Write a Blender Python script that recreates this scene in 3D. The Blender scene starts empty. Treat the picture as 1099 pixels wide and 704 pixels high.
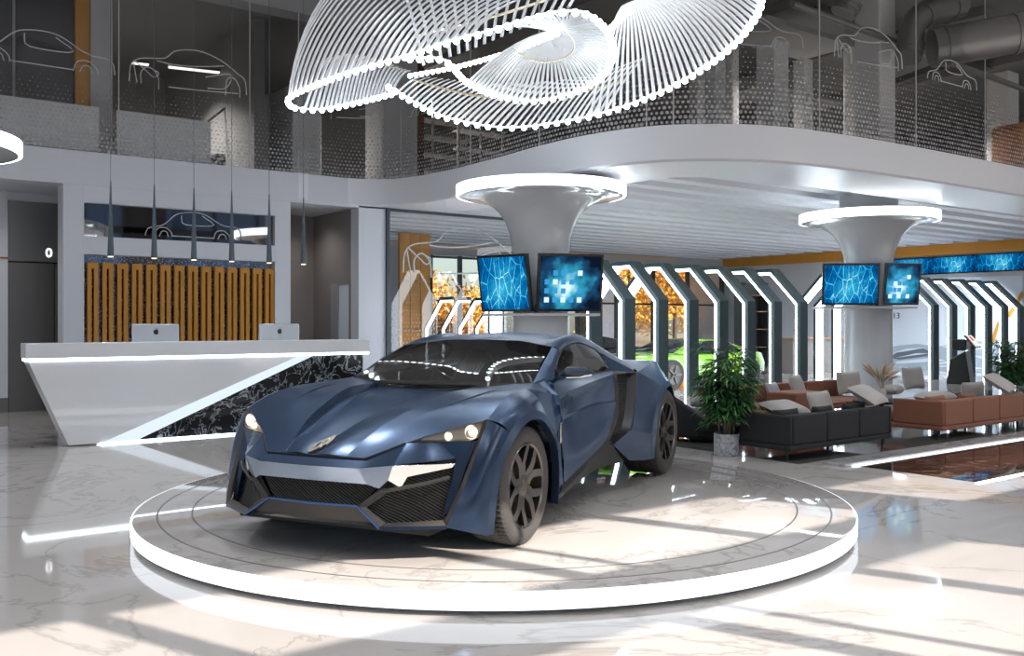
import bpy, bmesh, math, random
from mathutils import Vector, Matrix
random.seed(7)
C = bpy.context.scene.collection
PI = math.pi
V = Vector

# ------------------------------------------------------------------ materials
def nodes(m):
    m.use_nodes = True
    return m.node_tree.nodes, m.node_tree.links
def mat(name, col, rough=0.5, metal=0.0, spec=None, emit=None, es=1.0, coat=0.0, trans=0.0, ior=None, alpha=None):
    m = bpy.data.materials.new(name)
    n, l = nodes(m)
    p = n['Principled BSDF']
    p.inputs['Base Color'].default_value = (*col, 1)
    p.inputs['Roughness'].default_value = rough
    p.inputs['Metallic'].default_value = metal
    if spec is not None: p.inputs['Specular IOR Level'].default_value = spec
    if emit:
        p.inputs['Emission Color'].default_value = (*emit, 1)
        p.inputs['Emission Strength'].default_value = es
    p.inputs['Coat Weight'].default_value = coat
    p.inputs['Coat Roughness'].default_value = 0.03
    p.inputs['Transmission Weight'].default_value = trans
    if ior: p.inputs['IOR'].default_value = ior
    return m
def emis(name, col, s):
    m = bpy.data.materials.new(name)
    n, l = nodes(m)
    n.remove(n['Principled BSDF'])
    e = n.new('ShaderNodeEmission')
    e.inputs[0].default_value = (*col, 1); e.inputs[1].default_value = s
    l.new(e.outputs[0], n['Material Output'].inputs[0])
    return m
def pane_mat(name, tint=(1, 1, 1), gloss=0.08, rough=0.0, ior=1.45):
    """thin glass: see-through with a fresnel reflection"""
    m = bpy.data.materials.new(name)
    n, l = nodes(m)
    n.remove(n['Principled BSDF'])
    t = n.new('ShaderNodeBsdfTransparent'); t.inputs[0].default_value = (*tint, 1)
    g = n.new('ShaderNodeBsdfGlossy'); g.inputs['Roughness'].default_value = rough
    fr = n.new('ShaderNodeLayerWeight'); fr.inputs[0].default_value = 0.35
    mr = n.new('ShaderNodeMapRange'); mr.inputs[3].default_value = gloss; mr.inputs[4].default_value = 0.9
    mx = n.new('ShaderNodeMixShader')
    l.new(fr.outputs['Fresnel'], mr.inputs[0])
    l.new(mr.outputs[0], mx.inputs[0]); l.new(t.outputs[0], mx.inputs[1]); l.new(g.outputs[0], mx.inputs[2])
    l.new(mx.outputs[0], n['Material Output'].inputs[0])
    return m
def add(n, kind, **kw):
    x = n.new(kind)
    for k, v in kw.items():
        if k.startswith('i_'): x.inputs[k[2:].replace('_', ' ')].default_value = v
        else: setattr(x, k, v)
    return x

# ------------------------------------------------------------------ curves
def crv(pts, n):
    """Catmull-Rom through pts, n samples spread by arc length"""
    P = [V(p) for p in pts]
    if len(P) == 2:
        return [P[0].lerp(P[1], i / (n - 1)) for i in range(n)]
    Q = [P[0] * 2 - P[1]] + P + [P[-1] * 2 - P[-2]]
    d = []
    for i in range(1, len(Q) - 2):
        p0, p1, p2, p3 = Q[i - 1], Q[i], Q[i + 1], Q[i + 2]
        for k in range(24):
            t = k / 24
            d.append(0.5 * ((2 * p1) + (p2 - p0) * t + (2 * p0 - 5 * p1 + 4 * p2 - p3) * t * t + (3 * p1 - p0 - 3 * p2 + p3) * t ** 3))
    d.append(P[-1].copy())
    return resample(d, n)
def resample(d, n):
    s = [0.0]
    for a, b in zip(d, d[1:]): s.append(s[-1] + (b - a).length)
    out, j = [], 0
    for i in range(n):
        t = s[-1] * i / (n - 1)
        while j < len(s) - 2 and s[j + 1] < t: j += 1
        f = (t - s[j]) / max(1e-9, s[j + 1] - s[j])
        out.append(d[j].lerp(d[j + 1], min(1, max(0, f))))
    return out
def pl(pts, n):
    return resample([V(p) for p in pts], n)

# ------------------------------------------------------------------ mesh builder
class MB:
    def __init__(s):
        s.v, s.f, s.m, s.cur, s.M = [], [], [], 0, None
    def mi(s, i): s.cur = i; return s
    def pt(s, p):
        p = V(p)
        if s.M is not None: p = s.M @ p
        s.v.append(p); return len(s.v) - 1
    def face(s, ids):
        s.f.append(tuple(ids)); s.m.append(s.cur)
    def poly(s, pts): s.face([s.pt(p) for p in pts])
    def grid(s, rows, close=False, closev=False):
        ids = [[s.pt(p) for p in r] for r in rows]
        R, K = len(ids), len(ids[0])
        for i in range(R if closev else R - 1):
            for j in range(K if close else K - 1):
                a, b = ids[i], ids[(i + 1) % R]
                s.face((a[j], a[(j + 1) % K], b[(j + 1) % K], b[j]))
        return ids
    def ruled(s, a, b, m=2, bulge=None):
        rows = []
        for k in range(m + 1):
            t = k / m
            r = []
            for i, (p, q) in enumerate(zip(a, b)):
                x = p.lerp(q, t)
                if bulge: x = x + V(bulge) * (4 * t * (1 - t))
                r.append(x)
            rows.append(r)
        s.grid(rows)
    def loft(s, curves, m=4):
        """smooth surface across several curves of equal length"""
        K = len(curves[0])
        cols = [crv([c[i] for c in curves], m * (len(curves) - 1) + 1) if len(curves) > 2 else [curves[0][i].lerp(curves[1][i], t / m) for t in range(m + 1)] for i in range(K)]
        s.grid([[cols[i][r] for i in range(K)] for r in range(len(cols[0]))])
    def box(s, c, d, rz=0.0, M=None):
        x, y, z = d[0] / 2, d[1] / 2, d[2] / 2
        R = M if M is not None else Matrix.Rotation(rz, 4, 'Z')
        c = V(c)
        i = [s.pt(c + (R @ V((a * x, b * y, e * z)))) for a in (-1, 1) for b in (-1, 1) for e in (-1, 1)]
        for q in ((0, 1, 3, 2), (4, 6, 7, 5), (0, 4, 5, 1), (2, 3, 7, 6), (0, 2, 6, 4), (1, 5, 7, 3)):
            s.face([i[k] for k in q])
    def bx(s, x0, x1, y0, y1, z0, z1):
        s.box(((x0 + x1) / 2, (y0 + y1) / 2, (z0 + z1) / 2), (abs(x1 - x0), abs(y1 - y0), abs(z1 - z0)))
    def lathe(s, prof, n=48, c=(0, 0, 0), axis='Z', a0=0, a1=2 * PI):
        c = V(c)
        full = abs(a1 - a0 - 2 * PI) < 1e-6
        cnt = n if full else n + 1
        rows = []
        for r, h in prof:
            row = []
            for k in range(cnt):
                a = a0 + (a1 - a0) * k / n
                if axis == 'Z': row.append(c + V((r * math.cos(a), r * math.sin(a), h)))
                elif axis == 'X': row.append(c + V((h, r * math.cos(a), r * math.sin(a))))
                else: row.append(c + V((r * math.cos(a), h, r * math.sin(a))))
            rows.append(row)
        s.grid(rows, close=full)
    def disc(s, c, r, n=32, axis='Z'):
        c = V(c)
        f = {'Z': lambda a: V((r * math.cos(a), r * math.sin(a), 0)), 'X': lambda a: V((0, r * math.cos(a), r * math.sin(a))), 'Y': lambda a: V((r * math.cos(a), 0, r * math.sin(a)))}[axis]
        s.poly([c + f(2 * PI * k / n) for k in range(n)])
    def cyl(s, c, r, h, n=24, r2=None, axis='Z'):
        r2 = r if r2 is None else r2
        e = 1e-4
        s.lathe([(e, 0), (r, 0), (r2, h), (e, h)], n, c, axis)
    def tube(s, path, r, n=8, close=False, cap=True, flat=None):
        P = [V(p) for p in path]
        N = len(P)
        rows = []
        up0 = None
        for i in range(N):
            if close: t = P[(i + 1) % N] - P[i - 1]
            else: t = P[min(i + 1, N - 1)] - P[max(i - 1, 0)]
            t.normalize()
            if up0 is None:
                up0 = V((0, 0, 1)) if abs(t.z) < 0.9 else V((1, 0, 0))
            x = t.cross(up0)
            if x.length < 1e-4: x = t.cross(V((1, 0, 0)) if abs(t.x) < .9 else V((0, 1, 0)))
            x.normalize(); y = x.cross(t); y.normalize(); up0 = y
            rr = r[i] if isinstance(r, (list, tuple)) else r
            rx, ry = (rr, rr) if flat is None else (rr, rr * flat)
            rows.append([P[i] + x * (rx * math.cos(2 * PI * k / n)) + y * (ry * math.sin(2 * PI * k / n)) for k in range(n)])
        ids = s.grid(rows, close=True, closev=close)
        if cap and not close:
            s.face(ids[0][::-1]); s.face(ids[-1])
    def ball(s, c, r, n=10, sq=(1, 1, 1)):
        c = V(c)
        rows = []
        for i in range(n + 1):
            a = PI * i / n
            rr = max(1e-4, math.sin(a))
            rows.append([c + V((r * sq[0] * rr * math.cos(2 * PI * k / (2 * n)), r * sq[1] * rr * math.sin(2 * PI * k / (2 * n)), -r * sq[2] * math.cos(a))) for k in range(2 * n)])
        s.grid(rows, close=True)
    def prism(s, pts, d):
        d = V(d)
        a = [s.pt(p) for p in pts]; b = [s.pt(V(p) + d) for p in pts]
        s.face(a[::-1]); s.face(b)
        for i in range(len(a)):
            j = (i + 1) % len(a)
            s.face((a[i], a[j], b[j], b[i]))
    def build(s, name, mats, parent=None, smooth=35, bevel=0, seg=2, weld=1e-4, subsurf=0, solid=0, uvs=None):
        me = bpy.data.meshes.new(name)
        me.from_pydata([tuple(p) for p in s.v], [], s.f)
        if not isinstance(mats, (list, tuple)): mats = [mats]
        for m in mats: me.materials.append(m)
        me.polygons.foreach_set('material_index', [min(i, len(mats) - 1) for i in s.m])
        bm = bmesh.new(); bm.from_mesh(me)
        if weld: bmesh.ops.remove_doubles(bm, verts=bm.verts, dist=weld)
        bmesh.ops.recalc_face_normals(bm, faces=bm.faces)
        bm.to_mesh(me); bm.free()
        if smooth:
            me.polygons.foreach_set('use_smooth', [True] * len(me.polygons))
            me.set_sharp_from_angle(angle=math.radians(smooth))
        me.update()
        o = bpy.data.objects.new(name, me); C.objects.link(o)
        if parent: o.parent = parent
        if solid:
            q = o.modifiers.new('s', 'SOLIDIFY'); q.thickness = solid; q.offset = 0
        if bevel:
            q = o.modifiers.new('b', 'BEVEL'); q.width = bevel; q.segments = seg; q.limit_method = 'ANGLE'; q.angle_limit = math.radians(40)
        if subsurf:
            q = o.modifiers.new('u', 'SUBSURF'); q.levels = subsurf; q.render_levels = subsurf
        return o

def tag(o, label=None, cat=None, group=None, kind=None):
    if label: o['label'] = label
    if cat: o['category'] = cat
    if group: o['group'] = group
    if kind: o['kind'] = kind
    return o
def thing(name, label, cat, loc=(0, 0, 0), rz=0.0, group=None, kind=None):
    o = bpy.data.objects.new(name, None); C.objects.link(o)
    o.empty_display_size = 0.1
    o.location = loc; o.rotation_euler = (0, 0, rz)
    return tag(o, label, cat, group, kind)
def struct(o): o['kind'] = 'structure'; return o
def dup(root, loc, rz, label=None, group=None):
    r = root.copy(); C.objects.link(r); r.location = loc; r.rotation_euler = (0, 0, rz)
    if label: r['label'] = label
    if group: r['group'] = group
    for ch in list(root.children):
        c = ch.copy(); C.objects.link(c); c.parent = r
        for g in list(ch.children):
            d = g.copy(); C.objects.link(d); d.parent = c
    return r

# ------------------------------------------------------------------ the camera, and points on the place's planes
F_PX, HORIZON, EYE = 1006.0, 346.0, 1.38
def cam_uv(X, Y): return (.6 * Y + .8 * X, .8 * Y - .6 * X)
def on_v(px, v, y=None):
    """place coordinates of picture column px (and row y) on the plane v = const"""
    s = (px - 549.5) / F_PX
    Y = v / (.8 - .6 * s)
    u = (.6 + .8 * s) * Y
    return (u, v) if y is None else (u, v, EYE + (HORIZON - y) / F_PX * Y)
def on_u(px, u, y=None):
    s = (px - 549.5) / F_PX
    Y = u / (.6 + .8 * s)
    v = (.8 - .6 * s) * Y
    return (u, v) if y is None else (u, v, EYE + (HORIZON - y) / F_PX * Y)
def on_z(px, y, z=0.0):
    s = (px - 549.5) / F_PX
    Y = (EYE - z) * F_PX / (y - HORIZON)
    return ((.6 + .8 * s) * Y, (.8 - .6 * s) * Y, z)
def at_d(px, y, Y):
    s = (px - 549.5) / F_PX
    return ((.6 + .8 * s) * Y, (.8 - .6 * s) * Y, EYE + (HORIZON - y) / F_PX * Y)

cam = bpy.data.cameras.new('camera'); cam_o = bpy.data.objects.new('camera', cam); C.objects.link(cam_o)
cam_o.location = (0, 0, EYE); cam_o.rotation_euler = (PI / 2, 0, -math.atan2(.6, .8))
cam.sensor_width = 36; cam.lens = 36 * F_PX / 1099; cam.shift_y = -6 / 1099
cam.clip_start = 0.05; cam.clip_end = 300
bpy.context.scene.camera = cam_o
# ================================================================== the room
SUN_DIR = V((-.36 * math.cos(math.radians(30)), .933 * math.cos(math.radians(30)), -math.sin(math.radians(30))))
def marble(name, base, vein, sc=.35, rough=.09, vw=(.47, .53), amt=1.0, bump=False, seams=None):
    m = mat(name, base, rough)
    n, l = nodes(m); p = n['Principled BSDF']
    tc = add(n, 'ShaderNodeTexCoord'); mp = add(n, 'ShaderNodeMapping'); mp.inputs['Scale'].default_value = (sc, sc, sc)
    mp.inputs['Rotation'].default_value = (0, 0, .6)
    l.new(tc.outputs['Object'], mp.inputs[0])
    n1 = add(n, 'ShaderNodeTexNoise'); n1.inputs['Scale'].default_value = 2.2; n1.inputs['Detail'].default_value = 7; n1.inputs['Roughness'].default_value = .6; n1.inputs['Distortion'].default_value = 1.4
    l.new(mp.outputs[0], n1.inputs['Vector'])
    cr = add(n, 'ShaderNodeValToRGB'); r = cr.color_ramp
    r.elements[0].position = vw[0] - .015; r.elements[0].color = (0, 0, 0, 1)
    r.elements[1].position = vw[1] + .015; r.elements[1].color = (0, 0, 0, 1)
    e = r.elements.new((vw[0] + vw[1]) / 2); e.color = (1, 1, 1, 1)
    l.new(n1.outputs['Fac'], cr.inputs[0])
    n2 = add(n, 'ShaderNodeTexNoise'); n2.inputs['Scale'].default_value = 1.1; n2.inputs['Detail'].default_value = 3
    l.new(mp.outputs[0], n2.inputs['Vector'])
    mu = add(n, 'ShaderNodeMath', operation='MULTIPLY'); l.new(cr.outputs[0], mu.inputs[0]); l.new(n2.outputs['Fac'], mu.inputs[1])
    mu2 = add(n, 'ShaderNodeMath', operation='MULTIPLY'); l.new(mu.outputs[0], mu2.inputs[0]); mu2.inputs[1].default_value = amt
    mx_ = add(n, 'ShaderNodeMixRGB'); mx_.inputs[1].default_value = (*base, 1); mx_.inputs[2].default_value = (*vein, 1)
    l.new(mu2.outputs[0], mx_.inputs[0])
    n3 = add(n, 'ShaderNodeTexNoise'); n3.inputs['Scale'].default_value = .9; n3.inputs['Detail'].default_value = 6
    l.new(mp.outputs[0], n3.inputs['Vector'])
    mr = add(n, 'ShaderNodeMapRange'); mr.inputs[1].default_value = .3; mr.inputs[2].default_value = .7; mr.inputs[3].default_value = .88; mr.inputs[4].default_value = 1.06
    l.new(n3.outputs['Fac'], mr.inputs[0])
    m2 = add(n, 'ShaderNodeMixRGB', blend_type='MULTIPLY'); m2.inputs[0].default_value = 1
    l.new(mx_.outputs[0], m2.inputs[1]); l.new(mr.outputs[0], m2.inputs[2])
    l.new(m2.outputs[0], p.inputs['Base Color'])
    return m
FLOORM = marble('cream_marble', (.50, .46, .43), (.22, .195, .17), .30, .045, (.490, .498), .9)
STEPM = marble('podium_marble', (.50, .46, .43), (.24, .215, .19), .30, .035, (.490, .498), .9)
WHITE = mat('white_gloss_plaster', (.62, .63, .66), .35)
WHITEW = mat('white_wall_paint', (.68, .70, .75), .45)
SOFFIT = mat('white_soffit', (.80, .82, .86), .28)
GREY = mat('grey_wall', (.17, .165, .165), .5)
DGREY = mat('dark_grey_wall', (.045, .045, .048), .45)
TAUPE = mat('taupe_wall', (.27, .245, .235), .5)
ORANGE = mat('orange_wood', (.56, .245, .03), .38)
BLACKL = mat('door_gap_dark', (.006, .006, .006), .8)
LIFT = mat('dark_metal_door', (.16, .155, .15), .38, .5)
LED = emis('cool_led', (.80, .90, 1), 9)
LEDS = emis('cool_led_soft', (.80, .90, 1), 4)
DARKF = mat('dark_portal_metal', (.045, .068, .075), .35, .3)
STEEL = mat('brushed_steel', (.5, .5, .52), .3, .9)

WV = 14.8          # plane of the long wall
SLAB_TOP, SLAB_BOT, CEIL = 3.9, 3.43, 3.78
ROOF = 7.6
# ---- floor
b = MB(); b.bx(-9, 30, -4.3, 30, -.2, 0)
struct(b.build('floor', FLOORM, smooth=0))

# ---- slab edge line (plan), from the long wall round to the right
edge = crv([(6.6, WV), (7.7, WV - .03), (8.25, 14.3), (8.45, 13.2), (8.42, 11.6), (8.34, 10.5), (8.36, 9.5), (8.62, 8.6), (9.1, 8.05), (9.9, 7.6), (11.2, 7.38), (13.2, 7.27), (16, 7.22)] and [(x, y, 0) for x, y in [(6.6, WV), (7.7, WV - .03), (8.25, 14.3), (8.45, 13.2), (8.42, 11.6), (8.34, 10.5), (8.36, 9.5), (8.62, 8.6), (9.1, 8.05), (9.9, 7.6), (11.2, 7.38), (13.2, 7.27), (16, 7.22)]], 90)
edge_in = []
for i, p in enumerate(edge):
    t = edge[min(i + 1, 89)] - edge[max(i - 1, 0)]; t.normalize()
    edge_in.append(p + V((-t.y, t.x, 0)) * 1.35)
def Z(c, z): return [V((p.x, p.y, z)) for p in c]
# fascia + flat rim under it
b = MB()
b.grid([Z(edge, SLAB_TOP), Z(edge, SLAB_BOT + .03), [p + (q - p) * .02 for p, q in zip(Z(edge, SLAB_BOT), Z(edge_in, SLAB_BOT))]])
b.ruled([p + (q - p) * .02 for p, q in zip(Z(edge, SLAB_BOT), Z(edge_in, SLAB_BOT))], Z(edge_in, SLAB_BOT), 1)
b.ruled(Z(edge_in, SLAB_BOT), Z(edge_in, CEIL + .02), 1)
b.grid([[V((16, 7.22, SLAB_TOP)), V((30, 6.95, SLAB_TOP))], [V((16, 7.22, SLAB_BOT)), V((30, 6.95, SLAB_BOT))], [V((16, 8.57, SLAB_BOT)), V((30, 8.3, SLAB_BOT))], [V((16, 8.57, CEIL + .02)), V((30, 8.3, CEIL + .02))]])
struct(b.build('trim_1', SOFFIT, smooth=40))
# ceiling of the lounge: flat sheet and long slats
b = MB()
n0 = 6
pts = [(p.x, p.y, CEIL) for p in edge_in[n0:]] + [(30, 7.0, CEIL), (30, 24, CEIL), (7.0, 24, CEIL), (7.0, 15.5, CEIL)]
b.poly(pts)
o = struct(b.build('ceiling', SOFFIT, smooth=0))
b = MB()
v = 8.9
while v < 23.4:
    u0 = 9.95 if v < 13.6 else 8.4
    b.bx(u0, 26.3, v, v + .30, CEIL - .13, CEIL - .005)
    v += .72
struct(b.build('ceiling_slats', mat('white_slat', (.80, .82, .86), .4), smooth=0))
# mezzanine floor above
b = MB()
b.poly([(p.x, p.y, SLAB_TOP) for p in edge] + [(30, 7.0, SLAB_TOP), (30, 26, SLAB_TOP), (-9, 26, SLAB_TOP), (-9, WV, SLAB_TOP)])
struct(b.build('floor_upper', mat('dark_upper_floor', (.12, .115, .11), .3), smooth=0))

# ---- long wall with its openings, all on v = WV
U0, UL, UP0, UP1, UN0, UN1, UE = -9.0, 2.95, 3.23, 6.185, 6.46, 7.73, 8.27
b = MB()
def wv(u0, u1, z0, z1, t=.30): b.bx(u0, u1, WV, WV + t, z0, z1)
wv(U0, UE - .75, 3.40, SLAB_TOP)
wv(UE - .75, UE, 3.40, SLAB_TOP - .30)
wv(U0, .6, 0, 3.40)
wv(UL, UP0, 0, 3.40, .36)
wv(UP0, UP1, 3.147, 3.40); wv(UP0, UP1, 2.385, 2.655); wv(UP0, UP1, 0, .1)
wv(UP1, UN0, 0, 3.40)
wv(UN1, UE, 0, 3.46)
struct(b.build('wall_left', WHITEW, bevel=.006, smooth=0))
# lift lobby behind the opening
b = MB()
b.bx(-2, 2.45, 16.2, 16.35, 0, 3.45); b.bx(2.45, 3.6, 16.28, 16.35, 3.275, 3.45)
b.bx(3.6, 3.75, 15.16, 16.35, 0, 3.45); b.bx(-2, 3.75, 14.8 + .3, 16.4, 3.40, 3.46)
w = struct(b.build('wall_lift_lobby', WHITEW, smooth=0))
b = MB(); b.bx(-2, 2.45, 16.185, 16.2, 0, .22)
struct(b.build('baseboard_lift_lobby', GREY, smooth=0))
b = MB(); b.bx(-2, 2.45, 16.19, 16.2, 2.36, 2.385)
struct(b.build('trim_2', mat('rust_line', (.4, .12, .06), .5), smooth=0))
# niche right of the slat screen
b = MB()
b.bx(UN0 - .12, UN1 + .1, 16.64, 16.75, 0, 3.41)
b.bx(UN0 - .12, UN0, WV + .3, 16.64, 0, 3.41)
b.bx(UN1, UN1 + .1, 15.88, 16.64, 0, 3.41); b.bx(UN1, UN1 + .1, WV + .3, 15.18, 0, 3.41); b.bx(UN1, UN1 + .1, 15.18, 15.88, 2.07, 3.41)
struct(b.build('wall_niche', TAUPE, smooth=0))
b = MB(); b.bx(UN0 - .1, UN1 + .1, WV + .3, 16.7, 3.40, 3.46)
struct(b.build('ceiling_niche', WHITEW, smooth=0))
b = MB(); b.bx(UN1 + .02, UN1 + .06, 15.18, 15.88, 0, 2.07)
d1 = struct(b.build('door_1', mat('pale_blue_door', (.72, .80, .9), .35), smooth=0))
b = MB(); b.bx(UN1 - .012, UN1 + .02, 15.60, 15.88, 0, 2.09)
b.build('door_reveal', mat('grey_reveal', (.33, .33, .36), .5), d1, smooth=0)

# ---- lift
lift = thing('lift', 'dark metal lift doors with a lit digit above, in the recess left of the desk', 'lift', (2.9, 16.2, 0))
b = MB(); b.bx(-.44, .20, .01, .05, 0, 2.31); b.build('door', LIFT, lift, bevel=.004)
b = MB(); b.bx(.215, .69, .01, .05, 0, 2.31); b.build('door', LIFT, lift, bevel=.004)
b = MB(); b.bx(-.44, .69, .055, .065, 0, 3.26); b.build('backing', BLACKL, lift, smooth=0)  # black sheet added so the gaps between the doors stay dark
b = MB(); b.bx(-.44, .69, .0, .05, 2.33, 3.26); tp = b.build('transom_panel', mat('grey_metal_panel', (.19, .19, .19), .4, .5), lift)
def text_mesh(name, body, size, m, parent, loc, rot, align='CENTER', ext=.004):
    cu = bpy.data.curves.new(name, 'FONT'); cu.body = body; cu.size = size; cu.align_x = align; cu.align_y = 'CENTER'; cu.extrude = ext
    t = bpy.data.objects.new(name + '_curve', cu); C.objects.link(t)
    bpy.context.view_layer.update()
    me = bpy.data.meshes.new_from_object(t.evaluated_get(bpy.context.evaluated_depsgraph_get()))
    bpy.data.objects.remove(t); bpy.data.curves.remove(cu)
    me.materials.clear(); me.materials.append(m)
    o = bpy.data.objects.new(name, me); C.objects.link(o); o.parent = parent; o.location = loc; o.rotation_euler = rot
    return o
text_mesh('floor_digit', '0', .20, emis('white_digit', (1, 1, 1), 4), tp, (.125, -.006, 2.47), (PI / 2, 0, 0))

# ---- mirror strip and mirrored panel with the orange slats
MIRROR = mat('bronze_mirror', (.22, .21, .21), .03, 1.0)
def dots_mirror():
    m = mat('dotted_mirror', (.45, .46, .48), .10, 1.0)
    n, l = nodes(m); p = n['Principled BSDF']
    tc = add(n, 'ShaderNodeTexCoord'); vo = add(n, 'ShaderNodeTexVoronoi'); vo.inputs['Scale'].default_value = 34
    l.new(tc.outputs['Object'], vo.inputs['Vector'])
    cr = add(n, 'ShaderNodeValToRGB'); cr.color_ramp.elements[0].position = .30; cr.color_ramp.elements[1].position = .36
    cr.color_ramp.elements[0].color = (1, 1, 1, 1); cr.color_ramp.elements[1].color = (0, 0, 0, 1)
    l.new(vo.outputs['Distance'], cr.inputs[0])
    mr = add(n, 'ShaderNodeMapRange'); mr.inputs[3].default_value = 1; mr.inputs[4].default_value = .2
    l.new(cr.outputs[0], mr.inputs[0]); l.new(mr.outputs[0], p.inputs['Metallic'])
    l2 = add(n, 'ShaderNodeMapRange'); l2.inputs[3].default_value = .06; l2.inputs[4].default_value = .5
    l.new(cr.outputs[0], l2.inputs[0]); l.new(l2.outputs[0], p.inputs['Roughness'])
    return m
mir = thing('wall_mirror', 'long low bronze mirror strip with an etched car outline, high on the white wall', 'mirror', (UP0, WV, 2.655))
b = MB(); b.bx(0, UP1 - UP0, .10, .12, 0, .492); b.build('mirror_glass', MIRROR, mir, smooth=0)
scr = thing('slat_screen', 'orange wooden meander slats over a dotted mirror panel behind the reception desk', 'wall screen', (UP0, WV, .1))
b = MB(); b.bx(0, UP1 - UP0, .14, .16, 0, 2.285); b.build('mirror_panel', dots_mirror(), scr, smooth=0)
b = MB()
per = (UP1 - UP0) / 14.0
for k in range(14):
    u = .06 + k * per
    b.bx(u, u + .058, .03, .10, 0, 2.17); b.bx(u + .092, u + .15, .03, .10, 0, 2.17); b.bx(u + .058, u + .092, .03, .10, 2.08, 2.17)
b.build('slats', ORANGE, scr, smooth=0)

# ---- etched car outline used on the glass, drawn in a flat x/z frame
ETCH = mat('etched_white_line', (.62, .64, .66), .6)
def etch_strokes(kind=0):
    if kind == 0:     # three quarter front view
        return [[(0, .3), (.05, .75), (.3, .95), (.9, 1.05), (1.2, 1.3), (1.8, 1.4), (2.4, 1.25), (2.9, .95), (3.1, .8), (3.15, .4)], [(.2, .3), (.1, .8)],
                [(.15, .85), (.45, .62), (.62, .5), (.75, .62), (.6, .7)], [(2.0, .72), (2.7, .9), (2.55, .5), (2.05, .42)],
                [(.7, .95), (1.1, .92), (1.7, .96), (2.5, 1.1)], [(.3, .3), (.3, .6), (.5, .75), (.72, .55), (.75, .2)], [(1.0, .3), (1.8, .33), (2.9, .4)],
                [(2.55, .3), (2.6, .75), (2.8, .8), (2.95, .55), (2.95, .3)]]
    return [[(0, .35), (.1, .6), (.6, .75), (1.1, 1.15), (1.9, 1.2), (2.6, .85), (3.2, .75), (3.3, .4)], [(.3, .35), (.4, .6), (.65, .65), (.85, .5), (.88, .35)], [(2.3, .35), (2.4, .6), (2.65, .65), (2.85, .5), (2.88, .35)],
            [(.45, .35), (.55, .52), (.7, .5), (.75, .35)], [(2.45, .35), (2.55, .52), (2.7, .5), (2.75, .35)], [(1.2, 1.1), (1.3, .8), (2.3, .82), (1.9, 1.12)], [(.9, .38), (2.3, .38)]]
def etched(parent, o, ux, sc, kind=0, r=.009, thick=.3):
    """parent-local: origin o, along unit plan vector ux"""
    b = MB()
    for st in etch_strokes(kind):
        P = crv([V(o) + V((ux[0] * x * sc, ux[1] * x * sc, z * sc)) for x, z in st], 4 * len(st))
        b.tube(P, r, 5, flat=1)
    return b.build('etched_car', ETCH, parent, smooth=0)
etched(mir, (.9, .088, -.10), (1, 0), .46, 1, .008)

# ---- frit glass
def frit_glass(name, z0, z1, sc=15.0, dot=(.66, .66, .68), clear=.10):
    """clear pane with a dotted print that thins out upwards (z is height in the object)"""
    m = bpy.data.materials.new(name); n, l = nodes(m); n.remove(n['Principled BSDF'])
    t = add(n, 'ShaderNodeBsdfTransparent'); t.inputs[0].default_value = (.86, .87, .88, 1)
    g = add(n, 'ShaderNodeBsdfGlossy'); g.inputs['Roughness'].default_value = .02
    lw = add(n, 'ShaderNodeLayerWeight'); lw.inputs[0].default_value = .2
    mr = add(n, 'ShaderNodeMapRange'); mr.inputs[3].default_value = clear; mr.inputs[4].default_value = .3; l.new(lw.outputs['Fresnel'], mr.inputs[0])
    gl = add(n, 'ShaderNodeMixShader'); l.new(mr.outputs[0], gl.inputs[0]); l.new(t.outputs[0], gl.inputs[1]); l.new(g.outputs[0], gl.inputs[2])
    d = add(n, 'ShaderNodeBsdfDiffuse'); d.inputs[0].default_value = (*dot, 1)
    uv = add(n, 'ShaderNodeUVMap'); uv.uv_map = 'UVMap'
    sp = add(n, 'ShaderNodeSeparateXYZ'); l.new(uv.outputs[0], sp.inputs[0])
    def M(op, a, bb=None):
        k = add(n, 'ShaderNodeMath', operation=op)
        for i, q in enumerate((a, bb)):
            if q is None: continue
            if isinstance(q, (int, float)): k.inputs[i].default_value = q
            else: l.new(q, k.inputs[i])
        return k.outputs[0]
    x = M('MULTIPLY', sp.outputs[0], sc); y = M('MULTIPLY', sp.outputs[1], sc * 1.05)
    row = M('FLOOR', y); odd = M('MULTIPLY', M('MODULO', row, 2.0), .5)
    fx = M('SUBTRACT', M('FRACT', M('ADD', x, odd)), .5); fy = M('SUBTRACT', M('FRACT', y), .5)
    dist = M('SQRT', M('ADD', M('MULTIPLY', fx, fx), M('MULTIPLY', fy, fy)))
    hh = M('DIVIDE', M('SUBTRACT', sp.outputs[1], z0), z1 - z0)
    wn = add(n, 'ShaderNodeTexWhiteNoise', noise_dimensions='2D')
    cb = add(n, 'ShaderNodeCombineXYZ'); l.new(M('FLOOR', M('ADD', x, odd)), cb.inputs[0]); l.new(row, cb.inputs[1]); l.new(cb.outputs[0], wn.inputs['Vector'])
    rad = M('MULTIPLY', M('MAXIMUM', M('SUBTRACT', M('ADD', 1.0, M('MULTIPLY', M('SUBTRACT', wn.outputs['Value'], .5), .35)), hh), 0.0), .37)
    inside = M('MULTIPLY', M('LESS_THAN', dist, rad), .55)
    mx_ = add(n, 'ShaderNodeMixShader'); l.new(inside, mx_.inputs[0]); l.new(gl.outputs[0], mx_.inputs[1]); l.new(d.outputs[0], mx_.inputs[2])
    l.new(mx_.outputs[0], n['Material Output'].inputs[0])
    return m
FRIT_UP = frit_glass('dotted_upper_glass', 0, 1.2, 15.0, (.66, .66, .67), .03)
FRIT_LO = frit_glass('dotted_lounge_glass', 0, 2.2, 13.0, (.72, .76, .82), .05)
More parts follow.
